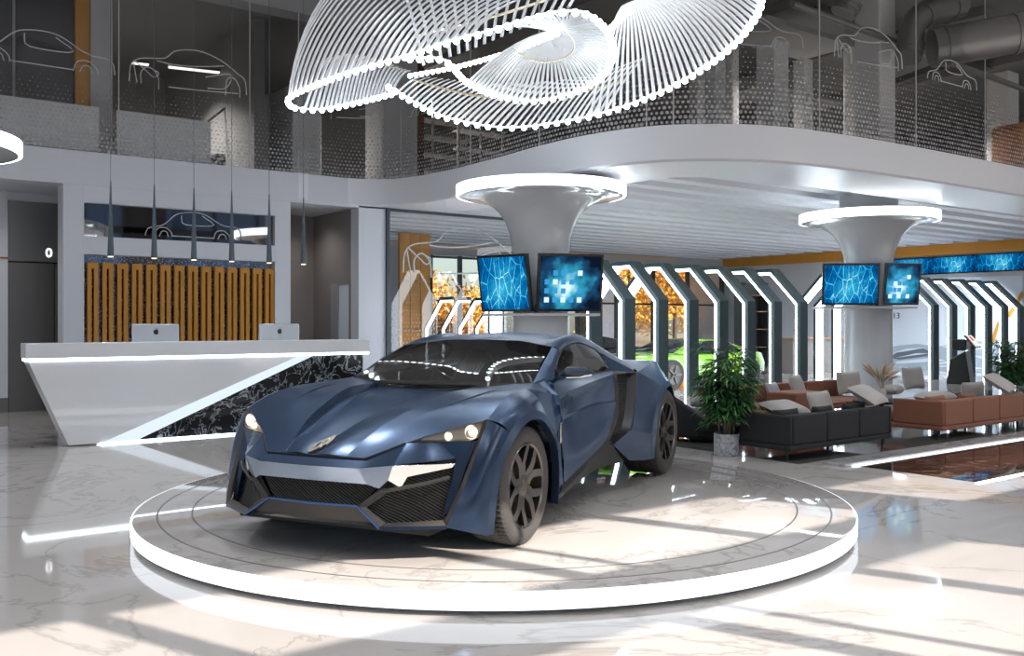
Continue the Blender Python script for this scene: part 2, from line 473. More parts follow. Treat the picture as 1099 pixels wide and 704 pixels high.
def pane(name, path, z0, z1, m, s0=0.0, th=.02):
    """upright glass along a plan path; uv in metres"""
    P = [V((p.x, p.y, 0)) for p in path]
    me = bpy.data.meshes.new(name); vs, fs, uv = [], [], []
    L = [s0]
    for a, c in zip(P, P[1:]): L.append(L[-1] + (c - a).length)
    for p in P: vs += [(p.x, p.y, z0), (p.x, p.y, z1)]
    for i in range(len(P) - 1):
        fs.append((2 * i, 2 * i + 2, 2 * i + 3, 2 * i + 1)); uv += [(L[i], 0), (L[i + 1], 0), (L[i + 1], z1 - z0), (L[i], z1 - z0)]
    me.from_pydata(vs, [], fs); me.materials.append(m)
    ly = me.uv_layers.new(name='UVMap')
    for k, q in enumerate(uv): ly.data[k].uv = q
    me.polygons.foreach_set('use_smooth', [True] * len(me.polygons))
    o = bpy.data.objects.new(name, me); C.objects.link(o); return struct(o), L[-1]
GT = 6.6
n_win = 1
# along the long wall
JOINT = mat('pale_glass_joint', (.5, .5, .51), .3)
def joint(o, p, z0, z1):
    b = MB(); b.box((p[0], p[1], (z0 + z1) / 2), (.014, .014, z1 - z0)); b.build('joint', JOINT, o, smooth=0)
us = [-1.2, 1.6, 3.72, 5.75, 6.6]
s0 = 0
for a, c in zip(us, us[1:]):
    o, s0 = pane('window_%d' % n_win, [V((a + .006, WV, 0)), V((c - .006, WV, 0))], SLAB_TOP, GT, FRIT_UP, s0); n_win += 1
    joint(o, (c, WV - .004), SLAB_TOP, GT)
    if c - a > 1.5: etched(o, (a + .15, WV - .004, 4.85), (1, 0), min(.58, (c - a) / 3.4), n_win % 2, .008)
# round the curved edge: panels about two metres long
cuts = [0, 11, 22, 33, 44] + [next(i for i in range(45, 90) if edge[i].x > q) for q in (8.8, 10.6, 12.6, 14.5)] + [89]
for a, c in zip(cuts, cuts[1:]):
    o, s0 = pane('window_%d' % n_win, edge[a:c + 1], SLAB_TOP, GT, FRIT_UP, s0); n_win += 1
    joint(o, edge[c], SLAB_TOP, GT)
    p, q = edge[a + 1], edge[c - 1]; dd = (q - p); ln = dd.length
    if ln > 1.2:
        dd /= ln
        etched(o, (p.x + dd.x * .1 + dd.y * .012, p.y + dd.y * .1 - dd.x * .012, 4.78), (dd.x, dd.y), (ln - .2) / 3.3, n_win % 2, .007)
o, s0 = pane('window_%d' % n_win, [V((16.01, 7.22, 0)), V((30, 6.95, 0))], SLAB_TOP, GT, FRIT_UP, s0); n_win += 1
# lounge glass on the line of the long wall
gl = [V((8.33, WV, 0)), V((12.3, WV, 0))]
o, _ = pane('window_%d' % n_win, gl, .02, 3.43, FRIT_LO); n_win += 1
b = MB(); b.bx(8.27, 8.33, WV - .05, WV + .06, 0, 3.43); b.bx(8.27, 12.3, WV - .03, WV + .03, 3.38, 3.43); b.bx(8.27, 12.3, WV - .02, WV + .02, 0, .03)
b.build('glass_frame', mat('dark_blue_grey_frame', (.045, .06, .075), .4), o, smooth=0)
etched(o, (8.62, WV - .012, 2.05), (1, 0), .80, 0, .014)

# ---- upper storey behind the glass
b = MB()
b.bx(-9, 30, 21.9, 22.1, SLAB_TOP, 7)
b.bx(6.5, 6.7, 16.5, 21.9, SLAB_TOP, 7); b.bx(29.8, 30, 7.2, 22, SLAB_TOP, 7)
struct(b.build('wall_upper_back', mat('upper_grey_wall', (.19, .187, .184), .55), smooth=0))
b = MB(); b.bx(-9, 30, WV + .4, 26, 6.95, 7.1); b.bx(8.6, 30, 7.6, WV + .4, 6.95, 7.1)
struct(b.build('ceiling_upper', mat('upper_dark_ceiling', (.15, .15, .15), .6), smooth=0))
b = MB()
b.bx(-9, 2.55, 16.2, 16.4, SLAB_TOP, 6.95); b.bx(3.62, 3.95, 16.1, 16.5, SLAB_TOP, 6.95)
struct(b.build('wall_upper_left', mat('upper_light_wall', (.62, .61, .61), .5), smooth=0))
b = MB(); b.bx(2.55, 3.42, 16.25, 16.35, SLAB_TOP, 6.95); b.bx(.9, 2.5, 16.12, 16.2, SLAB_TOP, 6.95)
struct(b.build('door_2', mat('upper_dark_panel', (.13, .13, .135), .35, .4), smooth=0))
b = MB(); b.bx(3.40, 3.62, 16.15, 16.4, SLAB_TOP, 6.95)
struct(b.build('trim_3', mat('orange_panel_upper', (.75, .36, .09), .45), smooth=0))
b = MB(); b.bx(-1.2, 2.1, WV + .25, WV + .33, SLAB_TOP, 4.62); b.bx(2.15, 3.5, WV + .25, WV + .33, SLAB_TOP, 4.62); b.bx(3.75, 5.2, WV + .25, WV + .33, SLAB_TOP, 4.62)
struct(b.build('wall_upper_low', mat('upper_low_wall', (.78, .77, .77), .5), smooth=0))
# white volumes and columns upstairs
WUP = mat('upper_white_column', (.82, .81, .80), .5)
cl = []
for px, Y, w, d, z1 in ((316, 18.3, .6, 1.2, 5.9), (420, 18.5, .8, .7, 6.9), (829, 15.5, .38, .38, 6.0), (862, 15.8, .24, .24, 5.8), (939, 15.2, .46, .46, 6.95), (918, 16.6, .3, .3, 6.95), (1076, 21, .5, .5, 6.95), (768, 15.6, .24, .24, 6.95), (748, 17.0, .22, .22, 6.95), (785, 17.2, .2, .2, 6.95)):
    s = (px - 549.5) / F_PX
    u, v = (.6 + .8 * s) * Y, (.8 - .6 * s) * Y
    b = MB(); b.bx(u - w / 2, u + w / 2, v - d / 2, v + d / 2, SLAB_TOP, z1)
    struct(b.build('column_upper', WUP, bevel=.03, smooth=0))
# things of the upper storey: ducts, trays, light strips, screens, armchairs
DUCT = mat('grey_duct', (.24, .235, .23), .35, .5)
UD = mat('dark_tray', (.035, .035, .036), .5)
def duct(label, path, r, name='air_duct', rings=True):
    t = thing(name, label, 'duct', path[0])
    P = [V(p) - V(path[0]) for p in path]
    b = MB(); b.tube(crv(P, 24) if len(P) > 2 else P, r, 18); b.build('pipe', DUCT, t)
    if rings:
        for f in (.12, .5, .88):
            c = crv(P, 25)[int(f * 24)]; d = (crv(P, 25)[min(24, int(f * 24) + 1)] - crv(P, 25)[max(0, int(f * 24) - 1)]).normalized() * .03
            q = MB(); q.tube([c - d, c + d], r * 1.06, 18); q.build('band', DUCT, t)
    return t
duct('thick round grey air duct under the upper ceiling, at the top right corner', [at_d(1000, 52, 14.5), at_d(1180, 20, 14.2)], .30)
duct('short bent grey duct elbow left of the thick round duct', [at_d(975, 62, 14.6), at_d(985, 20, 14.8), at_d(1030, 5, 15.2)], .20)
duct('thin dropped duct stub under the long duct, right of the big white column', [at_d(1043, 30, 17.6), at_d(1045, 58, 17.6)], .16)
duct('small duct elbow above the left upper columns', [at_d(905, 14, 14.6), at_d(912, 2, 14.6)], .19)
duct('long thin service pipe running along the upper ceiling', [at_d(850, 4, 13.4), at_d(1110, 100, 17.5)], .05, 'service_pipe', False)
for k, (a, c, lab) in enumerate((((870, 10, 15.6), (1060, 75, 20), 'dark cable tray nearest the bend of the balcony'), ((960, 92, 16.5), (1130, 30, 15.5), 'dark cable tray crossing below the thick duct'), ((850, -5, 17.5), (1000, 45, 22), 'dark cable tray farther back over the upper floor'))):
    p, q = V(at_d(*a)), V(at_d(*c))
    t = thing('cable_tray', lab, 'cable tray', p)
    dd = q - p; s = dd.cross(V((0, 0, 1))).normalized() * .10
    b = MB(); b.prism([s, -s, -s + V((0, 0, .03)), s + V((0, 0, .03))], dd); b.build('base', UD, t)
    for sg in (1, -1):
        b = MB(); b.prism([s * sg, s * sg * 1.1, s * sg * 1.1 + V((0, 0, .10)), s * sg + V((0, 0, .10))], dd); b.build('side_rail', UD, t)
# thin linear lights
for k, (a, c, Y, lab) in enumerate(((142, 160, 18.5, 'short white light strip left of the longer one, behind the upper glass'), (182, 236, 17.8, 'long white light strip behind the upper left glass'))):
    p, q = V(at_d(a, 68 + (a - 142) * .11, Y)), V(at_d(c, 68 + (c - 142) * .11, Y + .6))
    t = thing('light_strip', lab, 'light', p)
    d = q - p
    b = MB(); b.prism([V((0, 0, 0)), V((0, .08, 0)), V((0, .08, .03)), V((0, 0, .03))], d); b.build('lamp', emis('upper_strip', (1, .96, .88), 1.6), t)
    b = MB(); b.prism([V((0, -.02, .03)), V((0, .1, .03)), V((0, .1, .07)), V((0, -.02, .07))], d); b.build('housing', UD, t)
# dark staircase seen through the upper left glass
st = thing('staircase', 'dark open staircase behind the upper glass left of the chandelier', 'staircase', at_d(228, 150, 18.6)); st.location.z = SLAB_TOP
for k in range(9):
    b = MB(); b.bx(k * .16 - .7, k * .16 - .35, -.4, .5, .12 + k * .15, .17 + k * .15); b.build('tread', UD, st, smooth=0)
b = MB(); b.tube([(-.7, -.42, .95), (.8, -.42, 2.3)], .025, 6); b.tube([(-.7, -.42, 0), (.8, -.42, 1.35)], .05, 6); b.build('handrail', UD, st)
# racks with orange and dark pieces, far side of the upper floor
RK = mat('pale_rack', (.40, .38, .36), .5)
for k, (px, Y, w, lab) in enumerate(((470, 19.5, 1.7, 'tall open shelving rack upstairs beside the brown post, under the chandelier'), (522, 19.0, 1.1, 'narrow open shelving rack upstairs, right of the wider rack'))):
    u, v, z = at_d(px, 150, Y)
    t = thing('shelf_rack', lab, 'rack', (u, v, SLAB_TOP))
    for q in range(5):
        b = MB(); b.bx(-w / 2, w / 2, 0, .4, .25 + q * .36, .28 + q * .36); b.build('shelf', RK, t, smooth=0)
    for x in (-w / 2, 0, w / 2):
        b = MB(); b.bx(x - .02, x + .02, .18, .22, 0, 2.2); b.build('post', RK, t, smooth=0)
u, v, z = at_d(445, 150, 19.0)
b = MB(); b.bx(u - .22, u + .22, v, v + .3, SLAB_TOP, 6.95); struct(b.build('trim_4', mat('brown_upper_post', (.16, .08, .045), .5), smooth=0))
AR = mat('orange_leather_upper', (.5, .20, .06), .5)
for k, (px, Y, s, lab) in enumerate(((1096, 16.5, .95, 'large orange round-backed chair upstairs at the right edge'), (1034, 19.5, .6, 'small orange chair upstairs, left of the large round-backed one'))):
    u, v, z = at_d(px, 160, Y)
    t = thing('lounge_chair', lab, 'armchair', (u, v, SLAB_TOP), .6)
    b = MB(); b.loft([[V((s * .45 * math.cos(a), s * .45 * math.sin(a), h * s)) for a in [PI * k2 / 10 for k2 in range(11)]] for h in (.1, .5, .95)], 2); b.build('backrest', AR, t, solid=.08)
    b = MB(); b.cyl((0, 0, .12 * s), .42 * s, .3 * s, 20); b.build('seat', AR, t, bevel=.02)
    b = MB(); b.cyl((0, 0, 0), .2 * s, .12 * s, 16); b.build('base', UD, t)
# beams and pale soffit pieces under the upper ceiling
b = MB()
for u in (10.5, 13.5, 16.5, 20): b.bx(u, u + .35, 8.2, 21.8, 6.78, 6.95)
struct(b.build('beam_upper', mat('upper_beam', (.16, .155, .15), .6), smooth=0))
b = MB(); b.bx(12.2, 14.6, 9.5, 10.6, 6.2, 6.28); b.bx(15.2, 18, 12, 13, 6.1, 6.2)
struct(b.build('ceiling_upper_panel', mat('upper_pale_panel', (.30, .295, .29), .6), smooth=0))
# ---- lounge walls behind
FV = 22.6; RU = 26.6
b = MB()
b.bx(7.0, 30, FV, FV + .2, 3.30, CEIL + .1)
u_or = on_v(463, FV)[0]
b.bx(7.0, u_or, FV, FV + .2, 0, 3.3)
b.bx(26.6, 30, FV, FV + .2, 0, 3.3)
struct(b.build('wall_far', mat('grey_far_wall', (.40, .39, .39), .5), smooth=0))
b = MB(); b.bx(7.0, 24, FV - .06, FV, 3.52, 3.60)
struct(b.build('trim_5', mat('pale_wood_strip', (.62, .42, .28), .5), smooth=0))
# orange panel of boards
b = MB()
u0, u1 = on_v(429, 20.2)[0], on_v(462, 20.2)[0]
for k in range(3):
    for q in range(3):
        b.bx(u0 + k * (u1 - u0) / 3 + .008, u0 + (k + 1) * (u1 - u0) / 3 - .008, 20.2, 20.3, .02 + q * 1.2, 1.2 + q * 1.2)
struct(b.build('wall_panel_orange', ORANGE, smooth=0))
# window wall: mullions, rails
b = MB()
for u in (u_or, 13.6, 15.1, 16.6, 18.1, 19.6, 21.3, 23.0, 24.7, 26.5): b.bx(u - .05, u + .05, FV, FV + .12, 0, 3.3)
for z in (.05, 2.0, 3.25): b.bx(u_or, 26.6, FV + .01, FV + .11, z - .03, z + .03)
struct(b.build('window_frame_far', DGREY, smooth=0))
PANE = pane_mat('window_pane', (.95, .96, .97), .04)
uu = [u_or, 13.6, 15.1, 16.6, 18.1, 19.6, 21.3, 23.0, 24.7, 26.5]
for a, c in zip(uu, uu[1:]):
    b = MB(); b.poly([(a, FV + .06, 0), (c, FV + .06, 0), (c, FV + .06, 3.3), (a, FV + .06, 3.3)])
    struct(b.build('window_%d' % n_win, PANE, smooth=0)); n_win += 1
# end wall at the right, with the orange beam
b = MB(); b.bx(RU, RU + .2, 5, FV, 0, CEIL + .1)
struct(b.build('wall_right', mat('white_end_wall', (.62, .63, .66), .4), smooth=0))
b = MB(); b.bx(RU - .10, RU, 5, FV, 3.36, 3.66)
struct(b.build('trim_6', ORANGE, smooth=0))

# ---- the big facade behind the photographer: posts, beams, solid band above
b = MB()
FY = -4.0
DARKFR = mat('facade_frame', (.08, .08, .085), .5)
for u in (-6.2, -3.2, 1.0, 2.7, 4.4, 5.95, 7.38, 11.8, 13.4, 15, 16.6, 18.2, 21): b.bx(u - .045, u + .045, FY - .1, FY + .1, 0, 5.56)
b.bx(8.6, 10.05, FY - .15, FY + .15, 0, 5.56); b.bx(6.27, 6.31, FY - .05, FY + .05, 0, 5.56)
b.bx(-9, 30, FY - .15, FY + .15, 4.44, 4.67)
b.bx(-9, 30, FY - .08, FY + .08, 2.05, 2.13)
struct(b.build('window_frame_front', DARKFR, smooth=0))
b = MB(); b.bx(-9, 30, FY - .3, FY + .1, 5.56, ROOF + .2)
struct(b.build('wall_front', WHITEW, smooth=0))
b = MB(); b.bx(-9.2, -9, FY, 22, 4.4, ROOF + .2); b.bx(-9.2, -9, 9, 22, 0, 4.4)
struct(b.build('wall_side', WHITEW, smooth=0))
b = MB(); b.bx(29.8, 30, FY, 7.2, 0, ROOF)
struct(b.build('wall_end', WHITEW, smooth=0))
b = MB(); b.bx(-9.2, 30, FY - .3, 26, ROOF, ROOF + .2)
struct(b.build('ceiling_hall', mat('hall_ceiling', (.55, .55, .56), .6), smooth=0))
b = MB(); b.bx(-9, 8.5, WV, WV + .4, GT, ROOF); b.bx(8.4, 30, 7.3, 7.6, GT + .35, ROOF); b.bx(8.3, 8.6, 8.5, WV, GT + .35, ROOF)
struct(b.build('wall_upper_front', mat('upper_header', (.30, .30, .31), .5), smooth=0))
# ground and trees outside
b = MB(); b.bx(-60, 90, FV + .4, 90, -.15, -.02); struct(b.build('ground_outside', mat('autumn_ground', (.30, .24, .15), .9), smooth=0))
b = MB(); b.bx(-60, 90, -80, FY - .4, -.15, -.02); struct(b.build('street_outside', mat('pale_paving', (.42, .41, .40), .8), smooth=0))
bo = MB()
for k, (u0, u1, h) in enumerate(((-40, -18, 11), (-17, 2, 9), (3, 20, 12), (21, 44, 10), (45, 70, 13))): bo.bx(u0, u1, -46, -36, 0, h)
struct(bo.build('building_outside', mat('blue_grey_outside_building', (.24, .32, .44), .8), smooth=0))
# ================================================================== the blue sports car
def paint_mat():
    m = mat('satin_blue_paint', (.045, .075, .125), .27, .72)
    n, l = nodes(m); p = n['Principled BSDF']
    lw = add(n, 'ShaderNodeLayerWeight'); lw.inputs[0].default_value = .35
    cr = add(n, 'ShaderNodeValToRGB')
    cr.color_ramp.elements[0].color = (.016, .030, .058, 1); cr.color_ramp.elements[1].color = (.095, .175, .33, 1)  # darker facing, bluer grazing: shading and sky highlights put into the paint colour
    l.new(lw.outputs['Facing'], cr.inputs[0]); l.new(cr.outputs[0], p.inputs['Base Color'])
    p.inputs['Coat Weight'].default_value = .25; p.inputs['Coat Roughness'].default_value = .18
    return m
PAINT = paint_mat()
CARBON = mat('taupe_satin_trim', (.075, .065, .056), .36, .35)
BLACK = mat('black_plastic', (.008, .008, .009), .5)
BAND = mat('pale_satin_metal', (.42, .50, .62), .22, .9)
CHROME = mat('pale_chrome', (.86, .84, .81), .16, 1.0)
def mesh_mat(name, sc, base=(.012, .012, .013), hi=(.10, .09, .08)):
    m = mat(name, base, .45, .3)
    n, l = nodes(m); p = n['Principled BSDF']
    tc = add(n, 'ShaderNodeTexCoord'); mp = add(n, 'ShaderNodeMapping')
    mp.inputs['Rotation'].default_value = (0, math.radians(60), 0)
    w = add(n, 'ShaderNodeTexWave', wave_type='BANDS', bands_direction='X'); w.inputs['Scale'].default_value = sc
    w.inputs['Distortion'].default_value = 0
    cr = add(n, 'ShaderNodeValToRGB'); cr.color_ramp.elements[0].position = .45; cr.color_ramp.elements[1].position = .75
    cr.color_ramp.elements[0].color = (*base, 1); cr.color_ramp.elements[1].color = (*hi, 1)
    bp = add(n, 'ShaderNodeBump'); bp.inputs['Strength'].default_value = .8; bp.inputs['Distance'].default_value = .01
    l.new(tc.outputs['Object'], mp.inputs[0]); l.new(mp.outputs[0], w.inputs[0]); l.new(w.outputs[0], cr.inputs[0]); l.new(cr.outputs[0], p.inputs['Base Color'])
    l.new(w.outputs[0], bp.inputs['Height']); l.new(bp.outputs[0], p.inputs['Normal'])
    return m
GRILLE = mesh_mat('ribbed_carbon_mesh', 24)
CARGLASS = pane_mat('tinted_car_glass', (.55, .54, .53), .13)
TYRE = mat('tyre_rubber', (.045, .042, .039), .65)
RIM = mat('gunmetal_rim', (.14, .13, .12), .28, .9)
DARKC = mat('dark_carbon', (.022, .021, .021), .36, .3)
DISC = mat('brake_steel', (.3, .29, .28), .35, .9)
CALIPER = mat('gold_caliper', (.7, .38, .06), .4, .3)
SEATM = mat('grey_leather', (.26, .25, .24), .55)
HLCASE = mat('warm_lamp_reflector', (.46, .40, .33), .3, .6)
BULB = emis('headlight_bulb', (1, .88, .68), 2.2)
LENS = pane_mat('clear_lens', (.93, .92, .9), .06)

def mx(p, s): return V((p[0] * s, p[1], p[2]))
def mxl(c, s): return [mx(p, s) for p in c]

CAR = thing('sports_car', 'satin dark blue low sports car with gunmetal wheels on the round lit podium', 'car',
            (*cam_uv(-.731, 5.663), .1262), math.atan2(-.8813, .4727))

# ---- master curves, half car (x to the side, y backwards, z up)
N = 15
c0 = [(0, -.765, .552), (0, -.687, .590), (0, -.42, .665), (0, -.1, .735), (0, .25, .785), (0, .545, .80)]
c1lo = [(.20, -.752, .552), (.212, -.655, .604), (.256, -.45, .664), (.312, -.15, .742), (.366, .15, .792), (.45, .555, .815)]
c1up = [(.20, -.752, .552), (.217, -.65, .612), (.268, -.45, .708), (.325, -.15, .797), (.378, .12, .846), (.46, .56, .848)]
r2 = [(.317, -.743, .550), (.335, -.60, .635), (.37, -.40, .725), (.42, -.1, .812), (.46, .15, .845), (.54, .575, .862)]
f2 = [(.48, -.588, .626), (.50, -.42, .712), (.525, -.236, .786), (.574, -.004, .827), (.60, .25, .85), (.615, .58, .868)]
r4 = [(.65, -.455, .684), (.665, -.30, .755), (.68, -.12, .81), (.69, .08, .845), (.685, .3, .86), (.66, .60, .872)]
c4 = [(.813, -.322, .733), (.80, -.18, .79), (.785, -.05, .826), (.765, .1, .848), (.745, .33, .858), (.70, .62, .875)]
Wl = [(.724, -.622, .205), (.745, -.585, .285), (.775, -.50, .42), (.80, -.405, .60), (.813, -.322, .733)]
fl_o = [(.848, -.405, .13), (.868, -.405, .33), (.885, -.36, .52), (.908, -.255, .655), (.918, -.12, .728), (.92, .03, .752), (.922, .16, .735), (.927, .27, .68), (.93, .37, .58), (.93, .415, .45), (.93, .42, .30), (.93, .40, .17)]
fl_i = [(.862, -.35, .13), (.885, -.352, .33), (.902, -.315, .50), (.922, -.215, .62), (.93, -.1, .685), (.932, .02, .706), (.935, .14, .69), (.938, .235, .635), (.942, .33, .54), (.943, .37, .43), (.943, .375, .30), (.943, .36, .17)]

def hood():
    b = MB()
    for s in (1, -1):
        b.loft([mxl(crv(c0, N), s), mxl(crv([V((0.11, 0, 0)) * (1 if i else .95) + V(((a[0] + b_[0]) / 2 - .11, (a[1] + b_[1]) / 2, (a[2] + b_[2]) / 2 + .008)) for i, (a, b_) in enumerate(zip(c0, c1lo))], N), s), mxl(crv(c1lo, N), s)], 3)
        b.ruled(mxl(crv(c1lo, N), s), mxl(crv(c1up, N), s), 1)
        b.loft([mxl(crv(c, N), s) for c in (c1up, r2, f2, r4, c4)], 3)
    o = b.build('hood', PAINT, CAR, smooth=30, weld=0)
    # thin dark shut line in front of the hood
    g = MB()
    path = []
    for s in (-1, 1):
        pts = [V((x * s, y - .004, z)) for x, y, z in [(0, -.767, .550), (.317, -.747, .548), (.47, -.60, .62)]]
        path = (pts[::-1] + path) if s == -1 else path + pts[1:]
    g.tube(path, .005, 6)
    g.build('shut_line', BLACK, o)
    for s in (1, -1):
        for c, r in ((c1lo[1:], .0045), ([(x, y, z + .002) for x, y, z in f2[2:5]], .003)):
            q = MB(); q.tube(mxl(crv(c, 20), s), [r * min(1, .15 + k / 5, .15 + (19 - k) / 5) for k in range(20)], 6); q.build('crease_line', BLACK, o)
    return o
hood()

def fenders():
    for s in (1, -1):
        b = MB()
        W = crv(Wl, 10); C4 = crv(c4[:5], 10)
        flo = crv(fl_o, 45); fli = crv(fl_i, 45)
        k1 = 15; k2 = 28
        loA = resample(flo[:k1 + 1], 10); loB = resample(flo[k1:k2 + 1], 10)
        b.loft([mxl(W, s), mxl([p.lerp(q, .5) + V((.018, -.012, 0)) for p, q in zip(W, loA)], s), mxl(loA, s)], 4)
        b.loft([mxl(C4, s), mxl([p.lerp(q, .45) + V((.022, 0, .008)) for p, q in zip(C4, loB)], s), mxl(loB, s)], 4)
        # arch flare, and its return into the wheel well
        b.ruled(mxl(flo, s), mxl(fli, s), 1)
        b.ruled(mxl(fli, s), mxl([p + V((-.05, 0, 0)) for p in fli], s), 1)
        # facet behind the arch
        e = crv([(.745, .33, .858), (.70, .62, .875)], 3)
        P = lambda *q: [mx(V(p), s) for p in q]
        k3 = 33
        b.poly(P(C4[-1], flo[k2], flo[k3], (.9, .505, .69), (.83, .55, .81)))
        b.poly(P(C4[-1], (.83, .55, .81), (.70, .62, .875)))
        lo = resample(flo[k3:], 6); dr = crv([(.9, .505, .69), (.885, .565, .45), (.88, .60, .25), (.88, .60, .17)], 6)
        b.ruled(mxl(lo, s), mxl([p.lerp(q, .5) + V((-.035, 0, 0)) for p, q in zip(lo, dr)], s), 1)
        b.ruled(mxl([p.lerp(q, .5) + V((-.035, 0, 0)) for p, q in zip(lo, dr)], s), mxl(dr, s), 1)
        # lower winglet on the bumper corner
        b.poly(P((.735, -.60, .225), (.80, -.50, .20), (.86, -.375, .19), (.80, -.505, .185)))
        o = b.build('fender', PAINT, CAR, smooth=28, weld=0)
        v = MB()
        v.prism(P((.905, .47, .64), (.902, .50, .645), (.893, .525, .52), (.896, .49, .515)), (.012 * s, 0, 0))
        v.build('vent_badge', CHROME, o, bevel=.003)
        w = MB()   # dark wheel well
        w.lathe([(.39, .45), (.39, .86)] if s == 1 else [(.39, -.86), (.39, -.45)], 32, (0, .01, .33), 'X', -.5, PI + .5); w.lathe([(.001, .45 * s), (.39, .45 * s)], 32, (0, .01, .33), 'X', -.5, PI + .5)
        w.build('wheel_well', BLACK, o)
        x = MB()
        sl = crv([(.80, -.41, .56), (.85, -.375, .575), (.893, -.335, .585)], 8)
        x.tube(mxl([p + V((.006, -.004, 0)) for p in sl], s), .0025, 5)
        x.build('shut_line', BLACK, o)
fenders()

door_top = [(.875, .545, .80), (.885, 1.0, .848), (.89, 1.52, .885)]
def doors():
    for s in (1, -1):
        b = MB()
        rows = [crv(door_top, 16),
                crv([(.872, .55, .74), (.855, .9, .775), (.865, 1.25, .81), (.90, 1.53, .80)], 16),
                crv([(.885, .56, .665), (.84, .9, .675), (.85, 1.25, .70), (.90, 1.53, .70)], 16),
                crv([(.885, .57, .50), (.865, .95, .52), (.875, 1.25, .55), (.90, 1.52, .60)], 16),
                crv([(.89, .585, .38), (.885, .95, .42), (.89, 1.2, .47), (.895, 1.48, .53)], 16),
                crv([(.88, .60, .25), (.88, .95, .325), (.88, 1.2, .375), (.88, 1.405, .426)], 16)]
        b.loft([mxl(r, s) for r in rows[:3]], 3)
        b.ruled(mxl(rows[2], s), mxl([p + V((.012, 0, -.012)) for p in rows[2]], s), 1)
        b.loft([mxl(r, s) for r in [[p + V((.012, 0, -.012)) for p in rows[2]]] + rows[3:]], 3)
        # shoulder up to the window sill
        b.ruled(mxl(crv(door_top, 16), s), mxl(crv([(.715, .66, .880), (.735, 1.1, .887), (.735, 1.5, .888), (.76, 1.86, .895)], 16), s), 3)
        b.poly([mx(V(p), s) for p in ((.70, .62, .875), (.83, .55, .81), (.875, .545, .80), (.715, .66, .880))])
        b.poly([mx(V(p), s) for p in ((.83, .55, .81), (.9, .505, .69), (.885, .56, .665), (.872, .55, .74), (.875, .545, .80))])
        b.poly([mx(V(p), s) for p in ((.9, .505, .69), (.88, .60, .25), (.885, .57, .50), (.897, .555, .653))])
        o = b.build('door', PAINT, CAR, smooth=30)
        k = MB()
        k.tube(mxl([V(p) for p in ((.886, .62, .765), (.884, .74, .785), (.878, .735, .735), (.88, .64, .715), (.886, .62, .765))], s), .003, 5)
        k.build('flush_handle', PAINT, o)
doors()

